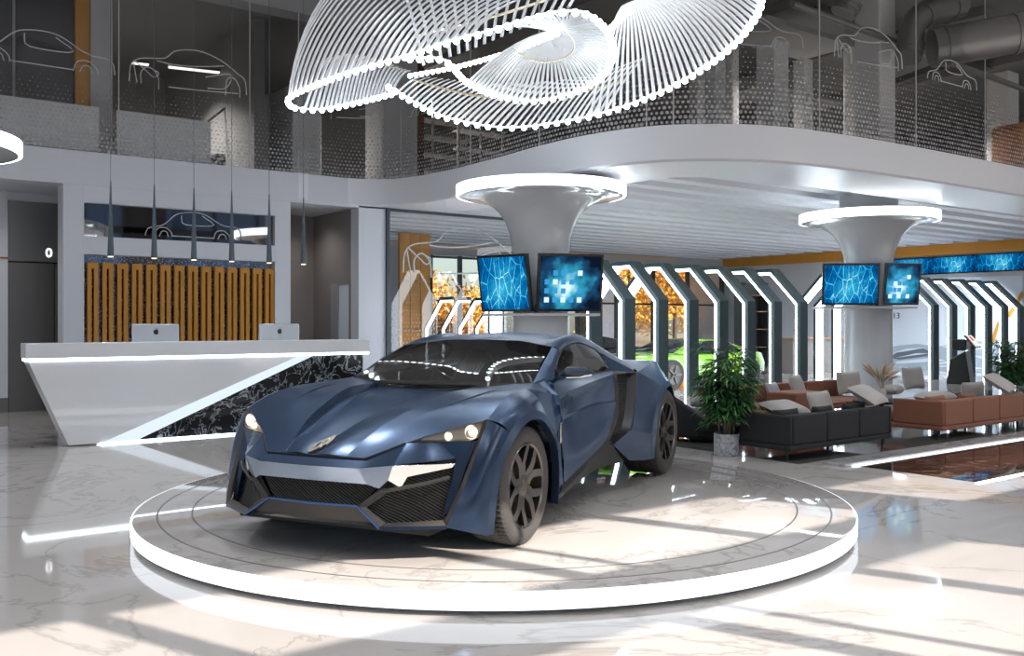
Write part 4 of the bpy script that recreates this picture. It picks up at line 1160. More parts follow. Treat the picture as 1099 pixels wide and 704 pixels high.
column(c1, 'white mushroom column with a glowing ring, directly behind the car roof', R=1.22)
column(c2, 'white mushroom column with a glowing ring, behind the sofas', R=1.20, zt=CEIL)
column(c3, 'white mushroom column with a glowing ring, cut by the left edge', R=1.22, zt=ROOF)

def screen_mat(kind):
    m = bpy.data.materials.new('screen_' + kind); n, l = nodes(m); n.remove(n['Principled BSDF'])
    e = add(n, 'ShaderNodeEmission'); e.inputs[1].default_value = 1.15
    tc = add(n, 'ShaderNodeTexCoord'); uv = tc.outputs['Object']
    def M(op, a, bb=None):
        k = add(n, 'ShaderNodeMath', operation=op)
        for i, q in enumerate((a, bb)):
            if q is None: continue
            if isinstance(q, (int, float)): k.inputs[i].default_value = q
            else: l.new(q, k.inputs[i])
        return k.outputs[0]
    if kind == 'web':
        vo = add(n, 'ShaderNodeTexVoronoi', feature='DISTANCE_TO_EDGE'); vo.inputs['Scale'].default_value = 8; mq_ = add(n, 'ShaderNodeMapping'); mq_.inputs['Scale'].default_value = (1, 1, .42); mq_.inputs['Rotation'].default_value = (0, .7, 0); l.new(uv, mq_.inputs[0]); l.new(mq_.outputs[0], vo.inputs['Vector'])
        v2 = add(n, 'ShaderNodeTexVoronoi', feature='DISTANCE_TO_EDGE'); v2.inputs['Scale'].default_value = 15; mr_ = add(n, 'ShaderNodeMapping'); mr_.inputs['Scale'].default_value = (1, 1, .4); mr_.inputs['Rotation'].default_value = (0, -.6, 0); l.new(uv, mr_.inputs[0]); l.new(mr_.outputs[0], v2.inputs['Vector'])
        a = M('SUBTRACT', 1.0, M('MINIMUM', M('MULTIPLY', vo.outputs[0], 26.0), 1.0)); c = M('SUBTRACT', 1.0, M('MINIMUM', M('MULTIPLY', v2.outputs[0], 20.0), 1.0))
        no = add(n, 'ShaderNodeTexNoise'); no.inputs['Scale'].default_value = 3.2; no.inputs['Detail'].default_value = 4; l.new(uv, no.inputs['Vector'])
        gr = add(n, 'ShaderNodeTexGradient', gradient_type='SPHERICAL'); mp = add(n, 'ShaderNodeMapping'); mp.inputs['Scale'].default_value = (1.7, 1.7, 1.7); l.new(uv, mp.inputs[0]); l.new(mp.outputs[0], gr.inputs[0])
        s = M('ADD', M('MULTIPLY', a, .30), M('ADD', M('MULTIPLY', c, .14), M('ADD', M('MULTIPLY', no.outputs['Fac'], .55), M('MULTIPLY', gr.outputs['Fac'], .36))))
        cr = add(n, 'ShaderNodeValToRGB'); r = cr.color_ramp
        r.elements[0].position = .22; r.elements[0].color = (.0, .015, .07, 1); r.elements[1].position = .95; r.elements[1].color = (.75, 1, 1, 1)
        q = r.elements.new(.45); q.color = (.0, .12, .36, 1); q = r.elements.new(.66); q.color = (.02, .42, .66, 1)
        l.new(s, cr.inputs[0]); l.new(cr.outputs[0], e.inputs[0])
    else:
        no = add(n, 'ShaderNodeTexNoise'); no.inputs['Scale'].default_value = 4.5; no.inputs['Detail'].default_value = 2; l.new(uv, no.inputs['Vector'])
        gr = add(n, 'ShaderNodeTexGradient', gradient_type='SPHERICAL'); mp = add(n, 'ShaderNodeMapping'); mp.inputs['Scale'].default_value = (1.8, 1.8, 1.8); mp.inputs['Location'].default_value = (.1, 0, .05); l.new(uv, mp.inputs[0]); l.new(mp.outputs[0], gr.inputs[0])
        s = M('ADD', M('MULTIPLY', no.outputs['Fac'], .7), M('MULTIPLY', gr.outputs['Fac'], .6))
        cr = add(n, 'ShaderNodeValToRGB'); r = cr.color_ramp
        r.elements[0].position = .40; r.elements[0].color = (.004, .008, .02, 1); r.elements[1].position = .98; r.elements[1].color = (.7, 1, 1, 1)
        q = r.elements.new(.58); q.color = (.01, .06, .14, 1); q = r.elements.new(.76); q.color = (.03, .34, .52, 1)
        l.new(s, cr.inputs[0]); l.new(cr.outputs[0], e.inputs[0])
    l.new(e.outputs[0], n['Material Output'].inputs[0])
    return m
WEB, PHOTO = screen_mat('web'), screen_mat('photo')
ICON = emis('screen_icon', (.75, .97, 1), 1.0)
ICON2 = emis('screen_icon_blue', (.05, .35, .75), 1.0)
BEZ = mat('black_bezel', (.012, .012, .014), .2)
def screen(origin, d, w, h, tilt, mt, label, icons=False):
    """origin = lower left corner seen from the front, d = unit plan vector to the right"""
    t = thing('display_screen', label, 'screen', origin, math.atan2(d[1], d[0]))
    M = Matrix.Rotation(tilt, 4, 'X')
    b = MB(); b.M = M; b.bx(0, w, .0, .06, 0, h); b.build('casing', BEZ, t, bevel=.008)
    b = MB(); b.M = M @ Matrix.Translation((w / 2, -.003, h / 2)); 
    pb = MB(); hw, hh = w / 2 - .035, h / 2 - .035
    pb.poly([(-hw, 0, -hh), (hw, 0, -hh), (hw, 0, hh), (-hw, 0, hh)])
    p = pb.build('picture', mt, t, smooth=0); p.matrix_local = M @ Matrix.Translation((w / 2, -.004, h / 2))
    if icons:
        rnd = random.Random(3)
        for r in range(4):
            for c in range(6):
                if rnd.random() < .75 and c < 5:
                    ib = MB(); s_ = .043; x0 = -hw * .85 + c * hw * .27; z0 = -hh * .75 + r * hh * .34
                    ib.poly([(x0, 0, z0), (x0 + s_ * 1.6, 0, z0), (x0 + s_ * 1.6, 0, z0 + s_ * 1.7), (x0, 0, z0 + s_ * 1.7)])
                    o = ib.build('tile_icon', ICON if rnd.random() < .6 else ICON2, p, smooth=0); o.location = (0, -.003, 0)
    return t
def cv(X, Y): return V((.6 * Y + .8 * X, .8 * Y - .6 * X))
def screens(c, mid_px, Y, a_r, a_l, w_l, w_r, zb, h, which, tilt=.16):
    mid = cv((mid_px - 549.5) / F_PX * Y, Y)
    dr = cv(math.cos(a_r), math.sin(a_r)); dl = cv(-math.cos(a_l), math.sin(a_l))
    sL = mid + dl * (w_l + .035)
    screen((sL.x, sL.y, zb), (-dl.x, -dl.y), w_l, h, tilt, WEB, 'screen showing a turquoise web pattern, on the %s' % which)
    mr2 = mid + dr * .035
    screen((mr2.x, mr2.y, zb), (dr.x, dr.y), w_r, h, tilt, PHOTO, 'screen showing pale tiles on dark blue, on the %s' % which, True)
    # shelf below both
    t = thing('screen_shelf', 'thin white shelf under the two screens of the %s' % which, 'shelf', (mid.x, mid.y, zb - .06))
    b = MB()
    e1, e2 = dl * (w_l + .02), dr * (w_r + .02)
    back = cv(0, .55)
    b.prism([(0, 0, 0), (e2.x, e2.y, 0), (e2.x + back.x, e2.y + back.y, 0), (e1.x + back.x, e1.y + back.y, 0), (e1.x, e1.y, 0)], (0, 0, .035))
    b.build('board', WHITE, t, bevel=.005)
    b = MB(); k = V((c[0] - mid.x, c[1] - mid.y)); b.tube([(k.x * .3, k.y * .3, .07), (k.x * .6, k.y * .6, .30)], .03, 8); b.build('bracket', BEZ, t)
screens(c1, 573, 12.85, math.radians(12), math.radians(35), .86, .93, 1.53, .80, 'column behind the car')
screens(c2, 945.5, 16.1, math.radians(8), math.radians(8), .95, .66, 1.68, .72, 'column behind the sofas')
# ================================================================== chandelier over the podium
CH0 = V((*cam_uv(.05, 7.0), 3.4))
chan = thing('chandelier', 'huge looping white chandelier of thin slats edged with beaded lights', 'chandelier', CH0)
SLAT = mat('white_slat_acrylic', (.80, .81, .83), .35, emit=(.82, .9, 1), es=.06)
GOLD = mat('pale_brass_rail', (.7, .6, .42), .3, .8)
BEAD = emis('bead_light', (.82, .93, 1), 12)
ROPE = emis('rope_light', (.85, .94, 1), 2)
def cv(X, Y): return V((.6 * Y + .8 * X, .8 * Y - .6 * X, 0))
def ch(px, y, dz):
    """a point seen at (px, y), dz above the eye"""
    Y = dz * F_PX / (HORIZON - y)
    u, v = axis_at(px, Y)
    return V((u, v, EYE + dz)) - CH0
BEADS = []
def rope(pts, n, close=False, r=.009, bead=.027, beads=None):
    P = crv(pts + ([pts[0]] if close else []), n)
    b = MB(); b.tube(P, r, 6, close=False); b.build('light_rope', ROPE, chan)
    for p in resample(P, beads or n): BEADS.append((p + V((0, 0, -.012)), bead))
    return P
def fan(low, high, n, bulge=(0, 0, 0), w=.020, rail=None, th=.006, name='slat_fan'):
    """slats from the rope up to a second line; every slat a thin curved strip"""
    A, B_ = resample(low, n), resample(high, n)
    b = MB()
    for i in range(n):
        a, c = A[i], B_[i]
        t = (A[min(i + 1, n - 1)] - A[max(i - 1, 0)]).normalized()
        d = (c - a)
        nrm = d.cross(t); nrm = nrm.normalized() if nrm.length > 1e-6 else V((1, 0, 0))
        rows = []
        for k in range(9):
            f = k / 8
            p = a.lerp(c, f) + V(bulge) * (4 * f * (1 - f))
            tw = t * (w * (1 - .35 * f))
            rows.append([p - tw + nrm * th, p + tw + nrm * th, p + tw - nrm * th, p - tw - nrm * th])
        b.grid(rows, close=True)
    b.build(name, SLAT, chan, smooth=30)
    if rail:
        b = MB(); b.tube([p.lerp(q, rail) + V(bulge) * (4 * rail * (1 - rail)) for p, q in zip(A, B_)], .011, 6); b.build('rail', GOLD, chan)

# outer loop: from the crossing on the left, round the far side, out to the right and back over the near side
outer = [ch(417, 92, 1.98), ch(446, 110, 1.94), ch(480, 126, 1.90), ch(540, 136.5, 1.88), ch(600, 131, 1.88), ch(660, 117, 1.90), ch(720, 93, 1.93), ch(772, 60, 1.97), ch(805, 26, 2.0), ch(817, -6, 2.02), ch(800, -60, 2.04)]
O = rope(outer, 76, beads=54)
# left lobe
lobe = [ch(420, 100, 2.02), ch(380, 110, 2.02), ch(345, 117, 2.0), ch(317, 115, 2.0), ch(309, 106, 2.0), ch(322, 97, 2.02), ch(355, 84, 2.04), ch(395, 71, 2.08), ch(440, 58, 2.1), ch(480, 45, 2.12), ch(524, 33, 2.16), ch(566, 20, 2.18), ch(600, 12, 2.2), ch(630, 14, 2.2), ch(650, 30, 2.18), ch(659, 55, 2.14), ch(645, 82, 2.08), ch(612, 100, 2.03), ch(571, 108, 2.0), ch(530, 101, 2.0), ch(500, 86, 2.02), ch(477, 64, 2.06), ch(440, 62, 2.1)]
Lb_ = rope(lobe, 130, beads=96)
# straight run through the middle
rope([ch(440, 80, 2.2), ch(488, 71, 2.24), ch(545, 55, 2.28), ch(598, 35, 2.32)], 30, bead=.022)
rope([ch(618, 62, 2.3), ch(650, 34, 2.3), ch(680, 4, 2.32), ch(700, -16, 2.34)], 22, bead=.026)
iL = lambda a, c: Lb_[int(len(Lb_) * a):int(len(Lb_) * c)]
# upper frame lines the slats run to
topL = crv([ch(372, -34, 3.1), ch(405, -40, 3.1), ch(450, -40, 3.1), ch(500, -36, 3.1), ch(560, -26, 3.05), ch(610, -12, 3.0)], 60)
fan(iL(.155, .44), topL, 29, tuple(cv(-.11, 0)[:2]) + (.06,), .019)                                   # the left dome, near skin
backL = crv([ch(440, 76, 2.5), ch(410, 66, 2.6), ch(380, 58, 2.6), ch(352, 62, 2.5)], 40)
fan(iL(.0, .135), backL, 22, (0, 0, .05), .014, .85)                              # inside of the lobe
apexR = crv([ch(668, 6, 2.44), ch(676, 2, 2.46), ch(684, 0, 2.46), ch(690, -8, 2.46), ch(692, -16, 2.46)], 40)
fan(O[int(76 * .40):], apexR, 42, (0, 0, .14), .017)                              # right fan
midT = crv([ch(455, 82, 2.3), ch(490, 86, 2.3), ch(540, 90, 2.26), ch(600, 86, 2.24), ch(650, 76, 2.26), ch(690, 62, 2.3)], 50)
fan(O[int(76 * .03):int(76 * .44)], midT, 36, (0, 0, .03), .015, .55)             # far curtain
apexI = crv([ch(560, 62, 2.36), ch(588, 44, 2.36), ch(600, 37, 2.36), ch(606, 34, 2.36), ch(612, 30, 2.36)], 40)
fan(iL(.58, .90), apexI, 46, (0, 0, .10), .013, .45)                              # inner fan
fan(iL(.44, .60), crv([ch(600, 36, 2.36), ch(607, 34, 2.36), ch(610, 32, 2.36)], 30), 20, (0, 0, .06), .014)
topM = crv([ch(430, -20, 2.9), ch(480, -22, 2.9), ch(540, -24, 2.9), ch(600, -30, 2.9), ch(650, -36, 2.9)], 40)
fan(crv([ch(455, 70, 2.3), ch(500, 55, 2.3), ch(560, 30, 2.3), ch(610, 8, 2.3)], 30), topM, 17, (0, 0, .05), .015, .30)
# hangers up to the hall ceiling
b = MB()
for p in (topL[8], topL[40], topM[20], apexR[20], topL[22]):
    b.tube([p, V((p.x, p.y, ROOF - CH0.z))], .006, 5)
b.tube([p for p in topL], .014, 6); b.tube([p for p in topM], .014, 6)
b.build('hanger', GOLD, chan)
b = MB(); b.lathe([(.001, ROOF - CH0.z - .12), (1.1, ROOF - CH0.z - .12), (1.1, ROOF - CH0.z), (.001, ROOF - CH0.z)], 48); b.build('ceiling_plate', WHITE, chan)
# the beads: a hundred of them each on its own, the rest together
proto_bead = None
for p, r in BEADS[:100]:
    if proto_bead is None:
        b = MB(); b.ball((0, 0, 0), 1, 5); proto_bead = b.build('light_bead', BEAD, chan); o = proto_bead
    else: o = proto_bead.copy(); C.objects.link(o); o.parent = chan
    o.location = p; o.scale = (r, r, r)
b = MB()
for p, r in BEADS[100:]: b.ball(p, r, 5)
o = b.build('light_beads', BEAD, chan); o['kind'] = 'stuff'
# ================================================================== light portals of the lounge
NV, TV0, TV1, FVV = 12.0, 12.73, 13.25, 13.98
ZT, ZB = 2.53, 1.80
def portal(u, kind, label, group, w=.25):
    t = thing('light_portal', label, 'light portal', (u, 0, 0), 0, group)
    near = [(NV, 0), (NV, ZB), (TV0, ZT), (TV1, ZT)]
    far = [(FVV, 0), (FVV, ZB), (TV1, ZT), (TV0, ZT)]
    if kind == 'full': line = [(NV, 0), (NV, ZB), (TV0, ZT), (TV1, ZT), (FVV, ZB), (FVV, 0)]
    elif kind == 'near': line = near
    else: line = far[::-1]
    def off(line, d):
        out = []
        for i, p in enumerate(line):
            a = line[max(i - 1, 0)]; c = line[min(i + 1, len(line) - 1)]
            t1 = V((p[0] - a[0], p[1] - a[1])); t2 = V((c[0] - p[0], c[1] - p[1]))
            n = V((0, 0))
            for q in (t1, t2):
                if q.length > 1e-6: q.normalize(); n += V((q.y, -q.x))
            n.normalize()
            ref = t1 if t1.length > 1e-6 else t2
            m = V((ref.y, -ref.x))
            k = 1 / max(.5, n.dot(m)) if m.length else 1
            out.append((p[0] + n.x * d * k, p[1] + n.y * d * k))
        return out
    inn = off(line, .10); led = off(line, .13)
    b = MB()
    def band(A, B_, u0, u1):
        rows = [[V((u0, p[0], p[1])) for p in A], [V((u0, p[0], p[1])) for p in B_], [V((u1, p[0], p[1])) for p in B_], [V((u1, p[0], p[1])) for p in A]]
        ids = b.grid(rows, closev=True)
        b.face([r[0] for r in ids]); b.face([r[-1] for r in ids][::-1])
    band(line, inn, 0, w)
    b.build('frame', DARKF, t, smooth=0)
    b = MB()
    band(off(line, .080), off(line, .120), -.010, w - .02)
    b.build('light_liner', emis('portal_led', (.80, .90, 1), 9), t, smooth=0)
    return t
full_lab = ['light portal with a bent dark frame, leftmost, partly behind the car roof screens', 'second light portal from the left, rising behind the car tail', 'light portal in front of the black car, third from the left', 'fourth light portal from the left, before the green car roof']
for k, px in enumerate((635, 671, 707, 740)):
    portal(on_v(px, NV)[0], 'full', full_lab[k], 'full light portals by the windows')
portal(on_v(598, NV)[0], 'full', 'light portal hidden mostly by the column behind the car', 'full light portals by the windows')
half_lab = ['fifth light portal from the left, over the green car window', 'light portal behind the left part of the potted palm', 'light portal behind the right part of the potted palm', 'last light portal of the left row, before the grey wall']
for k, px in enumerate((772.5, 802.5, 831, 859)):
    portal(on_v(px, NV)[0], 'near' if k else 'near', half_lab[k], 'half light portals')
far_lab = ['far light portal left of the right column, leftmost of its three', 'far light portal left of the right column, middle of its three', 'far light portal left of the right column, nearest the column']
for k, px in enumerate((853, 873, 892)):
    portal(on_v(px, FVV)[0], 'far', far_lab[k], 'far half portals')
right_lab = ['first light portal right of the column behind the sofas', 'second light portal right of the column behind the sofas', 'third light portal right of the column behind the sofas', 'fourth light portal right of the column, beside the dark kiosk', 'fifth light portal right of the column, behind the right palm', 'last light portal at the right edge of the photo']
for k, px in enumerate((1002, 1022, 1041.5, 1060, 1077.5, 1094.5)):
    portal(on_v(px, NV)[0], 'near', right_lab[k], 'right half portals')
# small far tunnel seen through the dotted lounge glass
for k, px in enumerate((455, 473, 491, 509)):
    lab = ['leftmost', 'second', 'third', 'rightmost'][k]
    u, v = on_v(px, 19.6)
    t = portal(u, 'far', '%s of the small white chevron portals behind the dotted glass' % lab, 'chevron portals behind the dotted glass', .06)
    t.location = (u, 19.6 - FVV, -.55); 

# ================================================================== dark pool inlay with light strips, dark rug of polished stone
b = MB(); b.bx(8.06, 30, 4.05, 5.19, -.05, .004)
pool = tag(b.build('stone_inlay', marble('brown_black_marble', (.028, .012, .008), (.45, .36, .3), 1.2, .04, (.493, .498), 1.0), smooth=0), 'polished dark brown marble strip set in the floor at the right edge', 'floor inlay')
for y0, y1, lab in ((5.19, 5.235, 'thin floor light strip along the far side of the dark marble inlay'), (4.01, 4.05, 'thin floor light strip along the near side of the dark marble inlay')):
    b = MB(); b.bx(8.0, 30, y0, y1, -.02, .008)
    tag(b.build('floor_light', LEDS, smooth=0), lab, 'light')
b = MB(); b.bx(7.9, 30, 5.24, 5.50, 0, .03); tag(b.build('stone_kerb', marble('grey_kerb_stone', (.36, .35, .34), (.2, .19, .18), .8, .15), bevel=.004), 'low grey stone kerb between the floor light and the sofas', 'kerb')
b = MB(); b.bx(7.7, 30, 5.62, 9.4, 0, .004)
tag(b.build('floor_inlay', mat('dark_polished_floor', (.10, .095, .09), .06), smooth=0), 'dark glossy floor area the sofas stand on', 'floor inlay')

# ================================================================== sofas
def fabric(name, c, s=70, sheen=.25):
    m = mat(name, c, .85); n, l = nodes(m); p = n['Principled BSDF']
    tc = add(n, 'ShaderNodeTexCoord'); no = add(n, 'ShaderNodeTexNoise'); no.inputs['Scale'].default_value = s; no.inputs['Detail'].default_value = 3; l.new(tc.outputs['Object'], no.inputs['Vector'])
    bp = add(n, 'ShaderNodeBump'); bp.inputs['Strength'].default_value = .25; bp.inputs['Distance'].default_value = .01; l.new(no.outputs['Fac'], bp.inputs['Height']); l.new(bp.outputs[0], p.inputs['Normal'])
    p.inputs['Sheen Weight'].default_value = sheen
    return m
BLK = fabric('black_velvet', (.010, .010, .011), 70, .03); COG = fabric('cognac_velvet', (.22, .080, .040), 70, .12); GRY = fabric('warm_grey_linen', (.40, .37, .34), 110)
def soft(b, c, d, r=.05, rz=0, M=None):
    """rounded cushion block"""
    x, y, z = [q / 2 for q in d]
    R = M if M is not None else Matrix.Rotation(rz, 4, 'Z')
    rows = []
    n = 6; e = 3.2
    for i in range(2 * n + 1):
        th = PI * i / (2 * n) - PI / 2
        row = []
        for k in range(8 * n // 2):
            ph = 2 * PI * k / (4 * n)
            f = lambda q: math.copysign(abs(q) ** (2 / e), q)
            row.append(V(c) + (R @ V((x * f(math.cos(th)) * f(math.cos(ph)), y * f(math.cos(th)) * f(math.sin(ph)), z * f(math.sin(th))))))
        rows.append(row)
    b.grid(rows, close=True)
def sofa(label, u0, u1, v0, depth, m, nseg, back=+1, arm_l=True, group=None, zt=.46, zs=.30):
    """low sofa; its back stands on v0 (back=+1: back towards the hall, seat away from it)"""
    t = thing('sofa', label, 'sofa', (u0, v0, 0), 0, group)
    L = u1 - u0; s = back
    def Y(y): return y * s
    b = MB(); b.bx(0, L, Y(.0), Y(depth), .11, .165); b.build('base', m, t, bevel=.015)
    w = (L - .10) / nseg
    for k in range(nseg):
        b = MB(); b.bx(.05 + k * w + .004, .05 + (k + 1) * w - .004, Y(.0), Y(.13), .165, zt); b.build('backrest', m, t, bevel=.02, seg=3)
        b = MB(); b.bx(.05 + k * w + .004, .05 + (k + 1) * w - .004, Y(.14), Y(depth), .17, zs); b.build('seat_cushion', m, t, bevel=.035, seg=3)
    b = MB(); b.bx(-.0, .045, Y(.0), Y(depth * (.75 if arm_l else .2)), .165, zt); b.build('armrest', m, t, bevel=.02, seg=3)
    b = MB(); b.bx(L - .045, L, Y(.0), Y(.13), .165, zt); b.build('armrest', m, t, bevel=.02, seg=3)
    for x in (.06, L - .06):
        for y in (.08, depth - .08):
            q = MB(); q.cyl((x, Y(y), .0), .010, .11, 8, .016); q.build('leg', BLACK, t)
    return t
sofa('black velvet sofa with its back to the hall, right of the potted palm', 7.70, 9.50, 5.72, .85, BLK, 3)
sofa('cognac velvet sofa with its back to the hall, at the right edge', 10.56, 12.62, 5.72, .85, COG, 3)
s2 = sofa('cognac velvet corner sofa facing the hall, behind the black sofa', 10.45, 13.3, 9.0, .85, COG, 3, -1, zs=.215)
b = MB(); b.bx(0, .62, -1.35, -.85, .12, .44); b.build('chaise_block', COG, s2, bevel=.03, seg=3)
def cushion(label, c, d, rx=0, rz=0, m=GRY, group='loose cushions'):
    t = MB(); t.M = Matrix.Rotation(rz, 4, 'Z') @ Matrix.Rotation(rx, 4, 'X')
    # pillow: the two larger sides are the faces, the thinnest one swells in the middle
    ax = min(range(3), key=lambda i: d[i]); oth = [i for i in range(3) if i != ax]
    K = 14
    if d[oth[1]] / d[ax] < 1.4:
        t.M = None; soft(t, (0, 0, 0), d, M=Matrix.Rotation(rz, 4, 'Z') @ Matrix.Rotation(rx, 4, 'X'))
    else:
        for sg in (1, -1):
            rows = []
            for i in range(K + 1):
                row = []
                for j in range(K + 1):
                    x, y = -1 + 2 * i / K, -1 + 2 * j / K
                    e_ = ((1 - x ** 4) * (1 - y ** 4)) ** .55
                    p = [0, 0, 0]
                    p[oth[0]] = x * d[oth[0]] / 2 * (1 - .07 * (1 - y * y)); p[oth[1]] = y * d[oth[1]] / 2 * (1 - .07 * (1 - x * x)); p[ax] = sg * d[ax] / 2 * e_
                    row.append(V(p))
                rows.append(row)
            t.grid(rows)
    o = t.build('cushion', m, smooth=60); o.location = c
    return tag(o, label, 'cushion', group)
def on_sofa(px, y, v): return on_v(px, v, y)
cushion('flat grey cushion on the black sofa, nearest the palm', (*on_v(842, 6.22), .47), (.56, .34, .12), .30, .05)
cushion('grey cushion standing in the middle of the black sofa', (*on_v(881, 6.28), .475), (.42, .12, .30), -.35, .05)
cushion('grey cushion leaning over the right end of the black sofa back', (*on_v(932, 5.93), .58), (.58, .12, .36), -1.05, .3)
cushion('black bolster on the left seat of the black sofa', (*on_v(843, 5.94), .404), (.40, .12, .20), 0, 0, BLK, 'black bolsters')
cushion('black bolster on the middle seat of the black sofa', (*on_v(882, 5.94), .404), (.34, .12, .20), 0, 0, BLK, 'black bolsters')
cushion('black bolster under the leaning cushion of the black sofa', (*on_v(916, 5.94), .404), (.40, .12, .20), 0, 0, BLK, 'black bolsters')
cushion('small blue-grey cushion by the left arm of the corner sofa', (*on_v(830, 8.62), .385), (.36, .12, .26), -.4, .3, fabric('blue_grey_linen', (.36, .39, .43)))
cushion('large grey cushion tilted on the corner sofa, left one', (*on_v(856, 8.55), .43), (.50, .13, .38), -.35, .35)
cushion('wide grey cushion upright on the corner sofa, left of the dry grass', (*on_v(911, 8.65), .43), (.62, .15, .36), -.15, 0)
cushion('grey cushion with a low back behind the dry grass', (*on_v(980, 8.6), .44), (.60, .16, .38), -.18, 0)
cushion('low grey cushion in front of the dry grass vase', (*on_v(957, 8.40), .30), (.40, .30, .16), 0, .2)
cushion('long grey cushion on the right cognac sofa, left end', (*on_v(1004, 6.27), .44), (.70, .24, .14), .1, 0)
cushion('cognac bolster on the right sofa, left one', (*on_v(1003, 5.94), .404), (.44, .12, .20), 0, 0, COG, 'cognac bolsters')
cushion('cognac bolster on the right sofa, right one', (*on_v(1037, 5.94), .404), (.36, .12, .20), 0, 0, COG, 'cognac bolsters')
cushion('grey cushion behind the right cognac bolster', (*on_v(1044, 6.32), .46), (.56, .14, .26), 0, 0)
cushion('grey cushion leaning over the back of the right cognac sofa', (*on_v(1073, 5.93), .60), (.66, .12, .38), -1.0, .3)
# black tub chair behind the car tail
tub = thing('tub_chair', 'black tub chair with a swooping arm, between the car tail and the palm', 'armchair', (*on_z(754, 471, 0)[:2], 0), math.radians(70))
b = MB()
rows = []
for h in range(7):
    f = h / 6; row = []
    for k in range(25):
        a = PI * 1.25 * (k / 24) - PI * .125
        top = .22 + .33 * max(0.0, math.sin(a)) ** 1.8
        r = .44 + .07 * f - .02
        row.append(V((r * 1.05 * math.cos(a), r * math.sin(a), .07 + (top - .07) * f)))
    rows.append(row)
b.grid(rows); b.build('shell', BLK, tub, smooth=60, solid=.07, bevel=.012)
b = MB(); soft(b, (0, -.02, .25), (.74, .74, .20)); b.build('seat', fabric('dark_brown_velvet', (.05, .042, .038)), tub, smooth=60)
b = MB(); b.lathe([(.001, .05), (.40, .05), (.43, .10), (.001, .10)], 32); b.build('base', BLK, tub)
for a in (.6, 2.2, 3.8, 5.4):
    q = MB(); q.cyl((.33 * math.cos(a), .33 * math.sin(a), 0), .018, .06, 8); q.build('leg', BLACK, tub)
cushion('grey cushion on the black tub chair, behind the palm', (tub.location.x - .01, tub.location.y + .0, .50), (.40, .13, .28), -.3, math.radians(70) + PI)
# coffee tables between the sofas, with dry grass in a vase
gx = on_v(946, 7.4)
tb = thing('coffee_table', 'low round dark coffee table under the dry grass vase', 'coffee table', (gx[0], gx[1], 0))
b = MB(); b.cyl((0, 0, .26), .38, .03, 40); b.build('top', BLACK, tb, bevel=.005)
b = MB(); b.cyl((0, 0, 0), .22, .02, 32); b.cyl((0, 0, .02), .035, .24, 16); b.build('pedestal', BLACK, tb)
va = thing('grass_vase', 'beige dry grass in a small vase between the grey cushions', 'vase', (gx[0], gx[1], .292))
b = MB(); b.lathe([(.001, 0), (.055, 0), (.075, .06), (.06, .13), (.035, .16), (.03, .155), (.05, .12)], 24); b.build('vase', mat('grey_ceramic', (.45, .43, .41), .5), va)
PAMP = fabric('dry_grass', (.52, .40, .28), 140)
rnd = random.Random(5); b = MB()
for k in range(26):
    a = rnd.uniform(0, 2 * PI); sp = rnd.uniform(.05, .30); h = rnd.uniform(.20, .42)
    p0 = V((0, 0, .14)); p2 = V((sp * math.cos(a), sp * math.sin(a), .14 + h)); p1 = p0.lerp(p2, .5) + V((0, 0, .06))
    P = crv([p0, p1, p2], 12)
    b.tube(P, [.002] * 6 + [.010, .018, .022, .020, .013, .002], 6)
b.build('plumes', PAMP, va, smooth=60)

